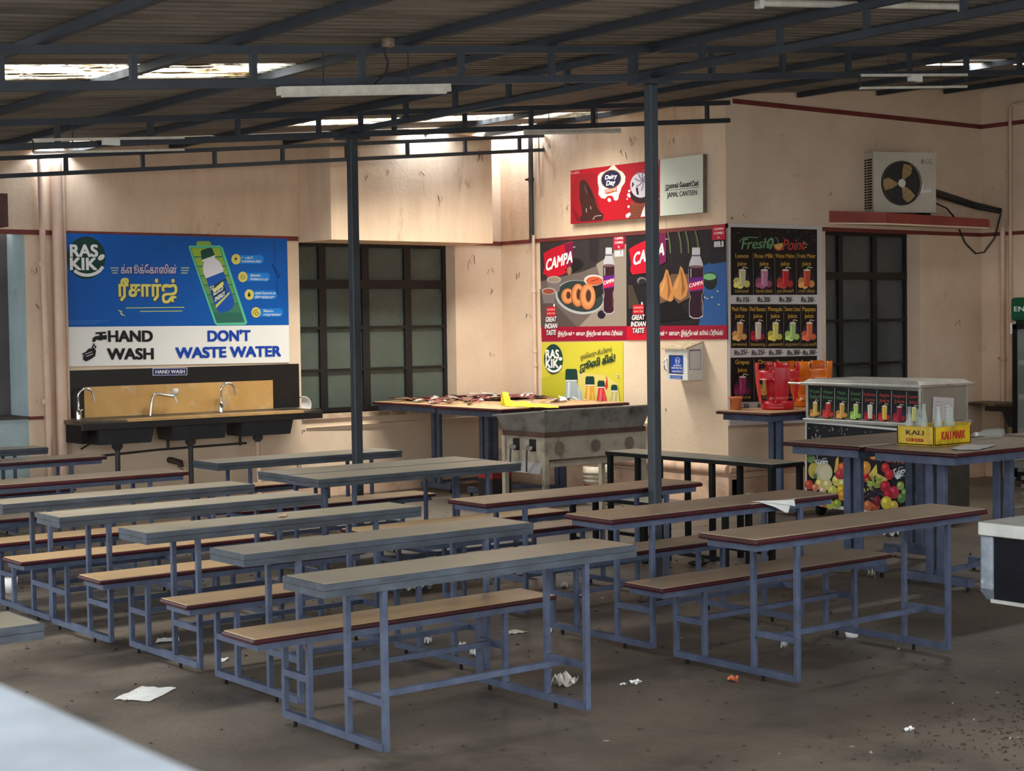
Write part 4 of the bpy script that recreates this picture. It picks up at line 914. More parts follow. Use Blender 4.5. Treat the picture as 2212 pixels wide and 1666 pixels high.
# ------------------------------------------------------------------ air conditioner
A = at_z(1888, 463, 2.80); B = at_z(2022, 464, 2.80); ux = (B-A); ux.z = 0; aw = ux.length; ux.normalize(); uy = Vector((-ux.y, ux.x, 0))
AH = .63; AD = .36
t = thing('air_conditioner', 'off white outdoor air conditioner unit on the red sunshade slab', 'air conditioner', A)
def AL(x, y, z): return A+ux*x+uy*y+Vector((0, 0, z))
def abox(mb, x0, x1, y0, y1, z0, z1, m): mb.hexa([AL(x0, y0, z0), AL(x1, y0, z0), AL(x1, y1, z0), AL(x0, y1, z0), AL(x0, y0, z1), AL(x1, y0, z1), AL(x1, y1, z1), AL(x0, y1, z1)], m)
mb = MB(); abox(mb, 0, aw, 0, AD, .02, AH-.02, AC_W); abox(mb, -.008, aw+.008, -.008, AD+.008, AH-.03, AH, AC_W); abox(mb, .05, .12, .02, AD-.02, -.015, .02, BLACKM); abox(mb, aw-.12, aw-.05, .02, AD-.02, -.015, .02, BLACKM); mb.build('casing', t)
fcx, fcz, fr = aw*.43, AH*.50, .225
def ring(mb, r0, r1, y, m, n=40):
    vs = []
    for k in range(n):
        a = 2*math.pi*k/n; vs += [AL(fcx+r0*math.cos(a), y, fcz+r0*math.sin(a)), AL(fcx+r1*math.cos(a), y, fcz+r1*math.sin(a))]
    mb.add(vs, [(2*k, 2*k+1, (2*k+3) % (2*n), (2*k+2) % (2*n)) for k in range(n)], m)
mb = MB(); ring(mb, 0.001, fr, -.002, mat('fan_well_dark', (44, 40, 38), rough=.7)); fo = mb.build('fan_well', t)
mb = MB(); BL = mat('aged_beige_plastic', (176, 146, 96), (150, 122, 80), 8, .5)
for a0 in (60, 180, 300):
    pts = [(.03, 0), (.08, -28), (.15, -38), (.205, -26), (.21, 0), (.20, 22), (.12, 26), (.05, 22)]
    q = [AL(fcx+r*math.cos(R_(a0+a)), -.006-.014*(a/40), fcz+r*math.sin(R_(a0+a))) for r, a in pts]
    mb.add(q, [tuple(range(len(q)))], BL)
mb.build('fan_blades', t, fo)
mb = MB(); q = AL(fcx, -.02, fcz); ring(mb, .001, .042, -.024, WHITE, 20); mb.build('fan_hub', t, fo)
mb = MB(); GR = mat('guard_wire', (80, 74, 66), rough=.5)
for r in (.10, .16, .222):
    mb.tube([AL(fcx+r*math.cos(R_(a)), -.03, fcz+r*math.sin(R_(a))) for a in range(0, 361, 15)], .0012 if r < .2 else .005, GR, 5)
mb.build('fan_guard', t)
mb = MB()
for i in range(19):
    for j in range(2):
        z = .06+i*.027
        mb.add([AL(-.002, .03+j*.11, z), AL(-.002, .13+j*.11, z), AL(-.002, .13+j*.11, z+.017), AL(-.002, .03+j*.11, z+.017)], [(0, 1, 2, 3)], DARK)
mb.build('side_louvre', t)
vs, fs, a_, b_ = text_mesh('LG'); mb = MB(); mb.add([AL(aw-.115+(x-a_)*.06, -.004, AH-.115+y*.07) for x, y in vs], fs, ink((110, 104, 96)))
mb.add([AL(aw-.155+.022*math.cos(a*.4), -.004, AH-.092+.026*math.sin(a*.4)) for a in range(16)], [tuple(range(16))], ink((150, 138, 130))); mb.build('maker_badge', t)
mb = MB(); mb.add([AL(aw-.18, -.004, .215), AL(aw-.155, -.004, .215), AL(aw-.15, -.004, .30), AL(aw-.165, -.004, .31), AL(aw-.18, -.004, .29)], [(0, 1, 2, 3, 4)], ink((232, 230, 222))); mb.add([AL(aw-.15, -.004, .22), AL(aw-.06, -.004, .225), AL(aw-.06, -.004, .255), AL(aw-.15, -.004, .25)], [(0, 1, 2, 3)], ink((226, 222, 214))); mb.build('sticker', t)
t = thing('pipe_bundle', 'black insulated pipe bundle from the air conditioner to the wall', 'pipe', at_y(2100, 440, YR))
def wy(px, py, o): return at_y(px, py, YR-o)
def ex(px, py, o): return at_x(px, py, XE-o)
mb = MB(); mb.tube([AL(aw, .12, .24), wy(2060, 432, .10), wy(2105, 446, .06), ex(2150, 455, .04), ex(2162, 457, .03)], .026, CABLE, 10); mb.tube([AL(aw, .15, .28), wy(2060, 425, .06), wy(2105, 440, .05), ex(2150, 451, .03), ex(2162, 454, .02)], .02, PIPEB, 10); mb.build('insulated_pipe', t)
t = thing('cable', 'thin black cable hanging in a loop beside the sunshade slab', 'cable', wy(2110, 548, .01))
mb = MB(); mb.tube([AL(aw, .1, .15), wy(2045, 450, .2), wy(2062, 470, .1), wy(2072, 495, .015), wy(2085, 525, .012), wy(2108, 548, .02), ex(2126, 545, .02), ex(2148, 515, .02), ex(2162, 462, .02)], .009, CABLE, 8); mb.build('wire', t)

# ------------------------------------------------------------------ juice cart
CX = 10.97; P = Panel('x', CX, 0)
yl = at_x(1741, 1000, CX).y; yr = at_x(1990, 1000, CX).y; CD = at_y(2094, 1000, yr).x-CX; ztop = at_x(1747, 826, CX).z
t = thing('juice_cart', 'steel fruit juice cart with printed fruit panels', 'cart', (CX, (yl+yr)/2, 0))
zm = at_x(1741, 908, CX).z
mb = MB(); mb.box(CX+.008, CX+CD, yr, yl, .13, zm, mat('dark_grey_sheet', (84, 80, 76), (66, 62, 58), 4, .5)); mb.build('body', t)
mb = MB(); mb.box(CX-.02, CX+CD+.02, yr-.02, yl+.02, zm-.012, zm+.02, INOX, .006); mb.build('counter_rail', t)
mb = MB(); mb.box(CX+.02, CX+CD-.02, yr+.012, yl-.02, zm+.02, ztop-.02, glass('greasy_clear_panel', (176, 164, 150), .62, .3)); mb.build('display_case', t)
for x, y in ((CX+.016, yr+.014), (CX+.016, yl-.015), (CX+CD-.03, yr+.014)):
    mb = MB(); mb.box(x-.014, x+.014, y-.014, y+.014, zm+.02, ztop-.02, INOX); mb.build('corner_post', t)
mb = MB(); mb.box(CX-.06, CX+CD+.04, yr-.04, yl+.01, ztop-.022, ztop+.004, INOX, .006); mb.hexa([(CX-.05, yr-.02, ztop+.004), (CX+CD, yr-.02, ztop+.004), (CX+CD, yl-.02, ztop+.004), (CX-.05, yl-.02, ztop+.004), (CX-.02, yr+.02, ztop+.032), (CX+CD-.04, yr+.02, ztop+.032), (CX+CD-.04, yl-.06, ztop+.032), (CX-.02, yl-.06, ztop+.032)], INOX); mb.build('top', t)
mb = MB(); mb.tube([(CX-.03, yl, ztop-.012), (CX-.03, yl+.17, ztop-.010)], .011, CHROME, 8); mb.build('handle', t)
for y in (yr+.1, yl-.1):
    for x in (CX+.08, CX+CD-.1):
        mb = MB(); mb.lathe([(0, -.02), (.05, -.02), (.055, 0), (.05, .02), (0, .02)], (x, y, .055), BLACKM, 14, 'y'); mb.box(x-.02, x+.02, y-.03, y+.03, .085, .135, BLACKM); mb.build('castor', t)
cq = lambda x, y: (1680+x/4.9, 780+y/4.9)
def qc(*p): return [cq(*k) for k in p]
def f(mb):
    P.sheet(mb, qc((292, 628), (1498, 735), (1498, 1700), (292, 1515)), (226, 226, 220), .006); P.poly(mb, qc((308, 655), (1490, 755), (1490, 1665), (308, 1480)), (30, 30, 34), 1)
part(t, 'fruit_panel', f)
def f(mb):
    random.seed(11)
    for i in range(24): x = random.uniform(330, 1350); y = random.uniform(680, 820)+(x-300)*.08; P.ell(mb, *cq(x, y), random.uniform(.8, 2), random.uniform(1, 3), (120, 124, 134), 2, random.uniform(0, 180), 8)
    for x, y, s_ in ((440, 1050, 1), (1270, 1190, 1.1)):
        for k in range(22):
            a = random.uniform(-2.4, -.5); l = random.uniform(20, 110)*s_; P.line(mb, qc((x, y+60), (x+l*math.cos(a), y+60+l*math.sin(a)), (x+l*1.2*math.cos(a+.3), y+60+l*1.1*math.sin(a+.2))), random.uniform(.8, 2.6), random.choice([(206, 216, 226), (150, 170, 196), (230, 234, 238)]), 2)
part(t, 'water_splash_picture', f)
def f(mb):
    P.line(mb, qc((360, 800), (410, 850), (455, 790)), 1.2, (210, 206, 196), 3); P.line(mb, qc((405, 770), (410, 830)), 1.2, (210, 206, 196), 3); P.line(mb, qc((670, 690), (685, 740), (675, 780)), 1.6, (96, 130, 80), 3)
    P.text(mb, 'Point', *cq(1080, 1060), *cq(1340, 1085), 17, (206, 90, 70), 5, 1, .3); P.ell(mb, *cq(1020, 990), 11, 12, (206, 90, 60), 4, 0, 20, 0, 180); P.ell(mb, *cq(1020, 990), 8.5, 9, (216, 180, 70), 5, 0, 20, 0, 180)
part(t, 'title_lettering', f)
def fruit(mb, x, y, r, c, n=1, lay=4, sq=1.15):
    P.ell(mb, *cq(x, y), r/4.9, r*sq/4.9, c, lay, 0, 18); P.ell(mb, *cq(x-r*.3, y-r*.35), r*.4/4.9, r*.45/4.9, tuple(min(255, int(v*1.2)+16) for v in c), lay+1, 0, 12)
def f(mb):   # pineapple, melon and pale mangoes
    for k in range(9): a = R_(-160+k*18); P.poly(mb, qc((340, 1075), (340+95*math.cos(a)-8, 1060+110*math.sin(a)), (360, 1080)), (96, 136, 70) if k % 2 else (140, 168, 100), 4)
    P.ell(mb, *cq(385, 1160), 12, 17, (206, 186, 84), 5); P.ell(mb, *cq(490, 1180), 19, 21, (212, 206, 168), 4); P.ell(mb, *cq(510, 1190), 14, 17, (226, 220, 186), 5)
    for k in range(9): a = R_(-170+k*20); P.poly(mb, qc((395, 1240), (395+60*math.cos(a), 1235+80*math.sin(a)), (410, 1240)), (84, 120, 72), 6)
    for x, y, r, c in ((450, 1300, 52, (222, 200, 120)), (530, 1310, 50, (224, 208, 140)), (335, 1310, 44, (190, 80, 60)), (400, 1340, 36, (210, 130, 100)), (630, 1265, 52, (226, 214, 110)), (690, 1300, 44, (228, 220, 130)), (580, 1370, 48, (206, 212, 100)), (680, 1370, 56, (224, 180, 60)), (690, 1420, 50, (222, 150, 50)), (480, 1370, 36, (220, 190, 160)), (500, 1500, 44, (206, 90, 70)), (430, 1490, 40, (190, 70, 60)), (560, 1520, 44, (180, 190, 80)), (635, 1510, 42, (150, 170, 70))): fruit(mb, x, y, r, c)
part(t, 'pale_fruit_picture', f)
def f(mb):   # orange and red middle
    P.poly(mb, qc((600, 1180), (620, 1040), (645, 1010), (650, 1060), (640, 1200)), (216, 180, 80), 3)
    for x, y, r, c in ((690, 1130, 50, (200, 90, 60)), (660, 1200, 48, (180, 60, 70)), (730, 1180, 40, (190, 90, 60)), (820, 1200, 60, (206, 70, 50)), (940, 1220, 56, (170, 30, 40)), (930, 1130, 60, (216, 150, 70)), (820, 1330, 66, (224, 120, 50)), (830, 1450, 60, (220, 130, 60)), (960, 1530, 50, (190, 110, 70)), (1040, 1540, 46, (170, 80, 60))): fruit(mb, x, y, r, c)
    P.poly(mb, qc((970, 1200), (1050, 1090), (1060, 1180), (1000, 1260)), (222, 206, 100), 6); P.poly(mb, qc((1040, 1180), (1170, 1250), (1130, 1320), (1050, 1260)), (220, 196, 110), 6)
part(t, 'orange_fruit_picture', f)
def f(mb):   # grapes, pomegranates, berries
    random.seed(4)
    for k in range(60): x = random.gauss(1010, 45); y = random.gauss(1310, 42); fruit(mb, x, y, 15, (140, 156, 70) if k % 3 else (170, 180, 100), 1, 5+k*.05)
    for k in range(60): x = random.gauss(1020, 50); y = random.gauss(1410, 32); fruit(mb, x, y, 15, (36, 32, 44) if k % 3 else (60, 50, 70), 1, 9+k*.05)
    for x, y, r, c in ((1150, 1130, 44, (190, 50, 50)), (1190, 1200, 50, (186, 40, 50)), (1150, 1330, 56, (176, 36, 60)), (1240, 1390, 58, (186, 50, 80)), (1180, 1420, 52, (170, 30, 50)), (1060, 1480, 46, (120, 30, 50)), (1160, 1500, 60, (216, 196, 70)), (1240, 1530, 46, (210, 180, 80)), (1310, 1320, 40, (150, 170, 90)), (1360, 1400, 46, (120, 150, 80)), (1320, 1450, 46, (96, 130, 70)), (1400, 1380, 40, (160, 40, 50)), (1450, 1440, 44, (120, 150, 80))): fruit(mb, x, y, r, c, 1, 13)
part(t, 'berry_picture', f)
cells = [('Fruit', 'Salad', (206, 170, 90), (190, 130, 60)), ('Water', 'Melon', (200, 40, 48), (190, 60, 50)), ('Musk', 'Melon', (210, 160, 90), (206, 150, 70)), ('Sweet', 'Lime', (176, 206, 110), (150, 190, 80)), ('Redbanana', 'Juice', (216, 206, 180), (150, 30, 44)), ('Apple', 'Juice', (220, 190, 80), (190, 40, 50)), ('Pomegranate', 'Juice', (140, 24, 40), (160, 40, 60)), ('Lemon', 'Juice', (206, 210, 120), (150, 130, 60))]
xs_ = [328, 460, 605, 752, 900, 1052, 1208, 1368, 1520]
P = Panel('x', CX, -.004)
part(t, 'drinks_strip', lambda mb: P.sheet(mb, qc((325, 258), (1522, 322), (1518, 650), (318, 578)), (22, 24, 26), .004))
for i, (n1, n2, lq, fr_) in enumerate(cells):
    def f(mb):
        x0, x1 = xs_[i]+8, xs_[i+1]-8; sl = (i+.5)*8.2; g = (84, 128, 84) if i < 4 else (176, 74, 66); xm = (x0+x1)/2
        if i: P.line(mb, qc((xs_[i], 268+i*8), (xs_[i]-6, 580+i*9)), .9, (200, 200, 196), 2)
        for tx, yy in ((n1, 332), (n2, 388)):
            w_ = min(x1-x0-8, len(tx)*22); P.text(mb, tx, *cq(xm-w_/2, yy+sl), *cq(xm+w_/2, yy+sl+4), 7.6, g, 3, 1.3)
        drink(P, mb, *cq(xm, 500+sl), (x1-x0)/4.9, 36, lq, fr_, 9 if i < 4 else 0, 4)
    part(t, 'drink_cell', f)
P = Panel('y', yr, .004)
t2 = part(t, 'price_notice', lambda mb: (P.sheet(mb, [(2016, 857), (2061, 860), (2059, 912), (2014, 908)], (222, 214, 216), .001), [P.line(mb, [(2020+(k % 2)*20, 868+k*4), (2034+(k % 2)*18, 869+k*4)], .8, (110, 106, 120), 1) for k in range(10)]))

# ------------------------------------------------------------------ plastic stools upside down and cup
def stool(cx, cy, z0, m, label, rot=0):
    t = thing('plastic_stool', label, 'stool', (cx, cy, z0))
    def shell(mb, th0, th1, z_a, z_b, k=6, j=6, th=.007):
        def R(z): return .148+.062*min(1, z/.40)+.012*math.sin(z*9)
        vs = []; fs = []
        for s_ in (0, 1):
            for a in range(k+1):
                for b in range(j+1):
                    an = R_(th0+(th1-th0)*a/k+rot); z = z_a+(z_b-z_a)*b/j; r = R(z)-s_*th; vs.append((cx+r*math.cos(an), cy+r*math.sin(an), z0+z))
        n = (k+1)*(j+1)
        for a in range(k):
            for b in range(j):
                p = a*(j+1)+b; fs.append((p, p+j+1, p+j+2, p+1)); fs.append((n+p, n+p+1, n+p+j+2, n+p+j+1))
        for a in range(k):
            for b in (0, j): p = a*(j+1)+b; q = p+j+1; fs.append((p, q, n+q, n+p))
        for b in range(j):
            for a in (0, k): p = a*(j+1)+b; fs.append((p, p+1, n+p+1, n+p))
        mb.add(vs, fs, m, True)
    mb = MB(); mb.lathe([(0, 0), (.135, 0), (.146, .006), (.150, .02), (.146, .03), (.150, .04), (.153, .075), (.145, .075), (.14, .02), (0, .02)], (cx, cy, z0), m, 36); mb.build('seat', t)
    for q in range(4):
        mb = MB(); shell(mb, q*90-20, q*90+20, .07, .43); mb.build('leg', t)
        mb = MB(); shell(mb, q*90+20, q*90+70, .275, .36, 8, 3); mb.build('brace', t)
REDP = mat('red_plastic', (198, 18, 36), (176, 14, 30), 5, .35); ORP = mat('orange_plastic', (226, 118, 16), (206, 100, 10), 5, .35)
stool(11.07, 10.17, .93, REDP, 'red plastic stool standing upside down on the corner table', 55)
stool(11.60, 10.24, .93, ORP, 'orange plastic stool upside down, behind the red one', 20)
p = at_z(1600, 886, .93); p.y = min(p.y, 10.36); mb = MB(); mb.lathe([(0, 0), (.047, 0), (.058, .10), (.068, .105), (.068, .12), (.06, .12), (.05, .02), (0, .015)], (p.x, p.y+.06, .93), mat('terracotta_plastic', (206, 120, 76), (180, 96, 58), 8, .6), 20)
solo('plant_pot', mb, 'small terracotta coloured pot at the left end of the corner table', 'pot')

# ------------------------------------------------------------------ crate, bottles, things on the tall tables
t = thing('bottle_crate', 'yellow plastic soda crate full of empty glass bottles', 'crate', (8.86, 6.75, TB))
x0, x1, y0, y1, zc = 8.665, 9.055, 6.595, 6.90, TB
YP = mat('yellow_plastic', (222, 186, 30), (196, 160, 24), 6, .4, grime=(120, 100, 30), gscale=9)
mb = MB(); mb.box(x0, x1, y0, y0+.015, zc, zc+.125, YP, .004); mb.box(x0, x1, y1-.015, y1, zc, zc+.125, YP, .004); mb.box(x0, x0+.015, y0, y1, zc, zc+.125, YP, .004); mb.box(x1-.015, x1, y0, y1, zc, zc+.14, YP, .004); mb.box(x0, x1, y0, y1, zc, zc+.01, YP); mb.build('crate_body', t)
def flat_text(name, tx, org, ux_, h_, wd, c, off, root):
    vs, fs, a, b = text_mesh(tx); mb = MB(); i = 0
    for k in (-1, 0, 1):
        q = [Vector(org)+Vector(ux_)*((x-a)/(b-a)*wd+k*.0022)+Vector((0, 0, 1))*y/.7*h_+Vector(off)*(1+i*.06) for x, y in vs]; mb.add(q, fs, ink(c)); i += 1
    return mb.build(name, root)
flat_text('lettering', 'KALI MARK', (x0+.075, y0, zc+.04), (1, 0, 0), .055, .25, (176, 30, 40), (0, -.002, 0), t)
flat_text('lettering', 'KALI', (x0, y1-.08, zc+.07), (0, -1, 0), .03, .14, (60, 40, 30), (-.002, 0, 0), t); flat_text('lettering', 'CLUB SODA', (x0, y1-.08, zc+.025), (0, -1, 0), .022, .14, (170, 40, 30), (-.002, 0, 0), t)
CLEAR = glass('clear_bottle_glass', (214, 222, 216), .25, .04)
spots = [(8.72, 6.84, .0), (8.72, 6.72, .02), (8.78, 6.65, 0), (8.80, 6.83, -.02), (8.87, 6.72, .0), (8.88, 6.65, .015), (8.955, 6.68, -.01), (8.97, 6.82, -.06)]
pos = ['nearest the back left corner', 'at the left side', 'at the front left corner', 'in the back row, second', 'in the very middle', 'in the middle of the front row', 'at the right of the front row', 'sunk lowest at the right']
def bprof(h): return [(0, .0), (.027, 0), (.029, .01), (.029, h*.42), (.026, h*.55), (.017, h*.75), (.0125, h*.85), (.0125, h*.96), (.0145, h*.965), (.0145, h)]
for (bx, by, dz), w_ in zip(spots, pos):
    mb = MB(); mb.lathe(bprof(.24+dz), (bx, by, zc+.011), CLEAR, 14); solo('glass_bottle', mb, 'empty clear glass bottle in the yellow crate, ' + w_, 'bottle', 'bottles in the crate')
mb = MB(); pb = at_z(2108, 950, TB); pe = at_z(2166, 946, TB); L_ = (pe-pb).length; dr = (pe-pb).normalized()
prof = [(.0, 0), (.014, 0), (.014, .03), (.02, .05), (.033, .085), (.034, L_*.45), (.031, L_*.48), (.034, L_*.52), (.031, L_*.62), (.034, L_*.66), (.031, L_*.76), (.034, L_*.8), (.032, L_-.01), (.02, L_), (0, L_-.01)]
rot_ = Vector((0, 0, 1)).rotation_difference(dr).to_matrix()
mb.lathe(prof, (0, 0, 0), CLEAR, 18); mb.v = [tuple(rot_ @ Vector(v)+pb+Vector((0, 0, .036))) for v in mb.v]
t = thing('plastic_bottle', 'clear plastic bottle lying on its side beside the crate', 'bottle', pb); mb.build('bottle_body', t)
mb = MB(); mb.lathe([(0, -.012), (.016, -.012), (.016, .012), (0, .012)], (0, 0, 0), WHITE, 14); mb.v = [tuple(rot_ @ Vector(v)+pb+Vector((0, 0, .036))) for v in mb.v]; mb.build('cap', t)

def sheet_at(name, pts, label, cat='paper', m=PAPER, z=0, wav=.006, seed=1, kind=None, group=None):
    """crumpled thin sheet from four corner points"""
    random.seed(seed); a, b, c, d = [Vector(p) for p in pts]; n = 6; vs = []; fs = []
    for s_ in (0, 1):
        random.seed(seed)
        for i in range(n+1):
            for j in range(n+1):
                u, v = i/n, j/n; p = a.lerp(b, u).lerp(d.lerp(c, u), v); e = random.uniform(-1, 1)*.04*(a-c).length*(i in (0, n) or j in (0, n))
                vs.append(p+Vector((e*.4, e*.4, .002+random.random()*wav-s_*.0012)))
    N_ = (n+1)**2
    for i in range(n):
        for j in range(n):
            k = i*(n+1)+j; fs.append((k, k+n+1, k+n+2, k+1)); fs.append((N_+k, N_+k+1, N_+k+n+2, N_+k+n+1))
    mb = MB(); mb.add(vs, fs, m); return solo(name, mb, label, cat, group, kind)
def zq(z, *p): return [at_z(x, y, z) for x, y in p]
sheet_at('paper_sheet', zq(TB+.001, (2052, 972), (2080, 961), (2152, 963), (2112, 974)), 'creased white paper on the tall table in front of the crate', seed=8)
# white paper over the red table edge
ft = .737; yf = 6.158
mb = MB(); tp = zq(ft+.004, (1606, 1076), (1612, 1066), (1650, 1064), (1714, 1069), (1736, 1072))+[Vector((at_y(1716, 1080, yf).x, yf, ft+.004)), Vector((at_y(1622, 1083, yf).x, yf, ft+.004))]
mb.add(tp, [tuple(range(7))], PAPER)
hb = [(1622, 1083), (1716, 1080), (1718, 1094), (1700, 1091), (1668, 1087)]; mb.add([at_y(x, y, yf-.006) for x, y in hb], [tuple(range(5))], PAPER)
hb = [(1640, 1085), (1708, 1088), (1703, 1107), (1698, 1108), (1672, 1095)]; mb.add([at_y(x, y, yf+.002) for x, y in hb], [tuple(range(5))], PAPER)
solo('paper_sheet', mb, 'white papers hanging over the edge of a red rimmed table', 'paper')
sheet_at('wrapper', zq(.747, (599, 1118), (604, 1113), (620, 1112), (618, 1117)), 'tiny silver brown wrapper lying on a grey edged table', 'wrapper', mat('foil', (226, 190, 150), rough=.3, metal=.4), seed=3, wav=.004)
# torn red paper, scraps and yellow cloth on the brown tables
REDPAP = mat('faded_red_paper', (136, 70, 66), (112, 54, 52), 6, .7)
sheet_at('torn_poster_sheet', [(9.55, 13.85, LH), (10.85, 13.5, LH), (10.9, 14.15, LH), (9.65, 14.2, LH)], 'faded red torn paper spread over the brown table by the window', 'paper', REDPAP, wav=.035, seed=21)
sheet_at('torn_poster_sheet', [(9.9, 13.3, LH), (10.9, 13.12, LH), (10.88, 13.6, LH), (10.0, 13.7, LH)], 'smaller faded red torn paper nearest the wall pipe on the tables', 'paper', REDPAP, wav=.03, seed=22)
random.seed(9); mb = MB()
for i in range(150):
    x = random.uniform(9.4, 10.8); y = random.uniform(13.15, 14.1) if i % 5 else random.uniform(12.2, 13.0); s_ = random.uniform(.02, .09); a = random.uniform(0, 6.28); z = LH+.002+random.uniform(0, .035); m = [PAPER, DPAPER, REDPAP, mat('brown_scrap', (110, 82, 62), rough=.8)][i % 4]
    u = Vector((math.cos(a), math.sin(a), random.uniform(-.2, .3))); v = Vector((-math.sin(a), math.cos(a), random.uniform(-.1, .3))); p = Vector((x, y, z+.01))
    mb.add([p-u*s_-v*s_*.4, p+u*s_-v*s_*.4, p+u*s_*.8+v*s_*.5, p-u*s_*.9+v*s_*.4], [(0, 1, 2, 3)], m)
solo('paper_scraps', mb, 'shredded paper and rubbish heaped on the brown tables', 'rubbish', kind='stuff')
YC = mat('yellow_cloth', (232, 222, 40), (210, 200, 30), 20, .8)
random.seed(2); mb = MB(); a = at_z(1086, 878, LH); b = at_z(1206, 882, LH); vs = []; fs = []; n, m_ = 22, 7
for i in range(n+1):
    for j in range(m_+1):
        u, v = i/n, (j/m_-.5)*2; p = a.lerp(b, u); wd = .09*(1-.55*u)+.012*math.sin(9*u); h = (.012+.05*(1-u)*(1-v*v)+(.07 if u < .12 else 0)*(1-v*v)+.012*math.sin(u*19+v*4))*max(.2, 1-v*v)
        vs.append((p.x+v*wd*.4, p.y+v*wd, LH+.003+max(0, h)))
for i in range(n):
    for j in range(m_): k = i*(m_+1)+j; fs.append((k, k+m_+1, k+m_+2, k+1))
mb.add(vs, fs, YC, True); solo('cleaning_cloth', mb, 'bright yellow cloth crumpled on the brown table', 'cloth')

# ------------------------------------------------------------------ steel cooker
kx, ky, kz = 8.86, 10.84, 0
t = thing('steel_cooker', 'greasy sheet steel cooking stand with two taps and open tray top', 'cooker', (kx+.62, ky+.35, 0))
W_, D_ = 1.20, .62
mb = MB(); zt_, zb_ = .985, .80
mb.hexa([(kx+.02, ky+.02, zb_), (kx+W_-.02, ky+.02, zb_), (kx+W_-.02, ky+D_-.02, zb_), (kx+.02, ky+D_-.02, zb_), (kx-.02, ky-.03, zt_), (kx+W_+.03, ky-.03, zt_), (kx+W_+.03, ky+D_, zt_-.03), (kx-.05, ky+D_, zt_-.055)], DARK_INOX)
mb.hexa([(kx-.03, ky-.045, zt_), (kx+W_+.07, ky-.045, zt_), (kx+W_+.07, ky-.015, zt_), (kx-.03, ky-.015, zt_), (kx-.03, ky-.045, zt_+.012), (kx+W_+.07, ky-.045, zt_+.012), (kx+W_+.07, ky-.015, zt_+.012), (kx-.03, ky-.015, zt_+.012)], INOX)
mb.hexa([(kx-.04, ky-.045, zt_), (kx-.01, ky-.045, zt_), (kx-.03, ky+D_+.03, zt_-.055), (kx-.07, ky+D_+.03, zt_-.055), (kx-.04, ky-.045, zt_+.012), (kx-.01, ky-.045, zt_+.012), (kx-.03, ky+D_+.03, zt_-.045), (kx-.07, ky+D_+.03, zt_-.045)], INOX); mb.build('tray_top', t)
mb = MB(); mb.box(kx+.005, kx+W_-.01, ky+.005, ky+D_-.02, .755, .80, mat('rusty_brown_band', (92, 66, 54), (70, 48, 40), 5, .6)); mb.build('band', t)
mb = MB(); mb.box(kx+.02, kx+W_-.03, ky+.02, ky+.035, .56, .755, DIRTY_INOX); mb.box(kx+.02, kx+.035, ky+.04, ky+D_-.05, .50, .755, DIRTY_INOX); mb.build('panel', t)
for k in (.18, .60, 1.0):
    mb = MB(); n = 28; mb.tube([(kx+k+.055*math.cos(2*math.pi*i/n), ky+.018, .655+.058*math.sin(2*math.pi*i/n)) for i in range(n+1)], .004, DARK_INOX, 6); mb.lathe([(0, 0), (.052, 0)], (kx+k, ky+.017, .655), mat('cover_disc_steel', (140, 132, 116), (120, 110, 96), 6, .4, metal=.4), 24, 'y'); mb.build('cover_disc', t)
mb = MB(); mb.hexa([(kx+.06, ky-.03, .50), (kx+W_-.02, ky-.03, .50), (kx+W_-.02, ky+.1, .53), (kx+.06, ky+.1, .53), (kx+.06, ky-.03, .525), (kx+W_-.02, ky-.03, .525), (kx+W_-.02, ky+.1, .56), (kx+.06, ky+.1, .56)], DIRTY_INOX); mb.build('front_lip', t)
mb = MB(); mb.hexa([(kx-.02, ky+.05, .44), (kx+.03, ky+.05, .44), (kx+.03, ky+D_-.05, .44), (kx-.02, ky+D_-.05, .44), (kx+.01, ky+.05, .53), (kx+.03, ky+.05, .53), (kx+.03, ky+D_-.05, .53), (kx+.01, ky+D_-.05, .53)], INOX); mb.build('drip_tray', t)
for yy in (ky+.19, ky+.42):
    mb = MB(); mb.box(kx+.016, kx+.022, yy-.045, yy+.045, .63, .735, DARK); mb.build('tap_opening', t)
    mb = MB(); mb.tube([(kx+.02, yy, .665), (kx-.03, yy, .665)], .024, CHROME, 12); mb.tube([(kx-.03, yy-.03, .66), (kx-.03, yy+.03, .655)], .016, CHROME, 10); mb.tube([(kx-.03, yy+.02, .655), (kx-.035, yy+.02, .58), (kx-.03, yy+.03, .45)], .008, PIPEB, 8); mb.build('tap', t)
for x, y in ((kx+.025, ky+.025), (kx+W_-.03, ky+.025), (kx+.025, ky+D_-.03), (kx+W_-.03, ky+D_-.03)):
    mb = MB(); mb.box(x-.022, x+.022, y-.022, y+.022, 0, .755, DIRTY_INOX); mb.build('leg', t)
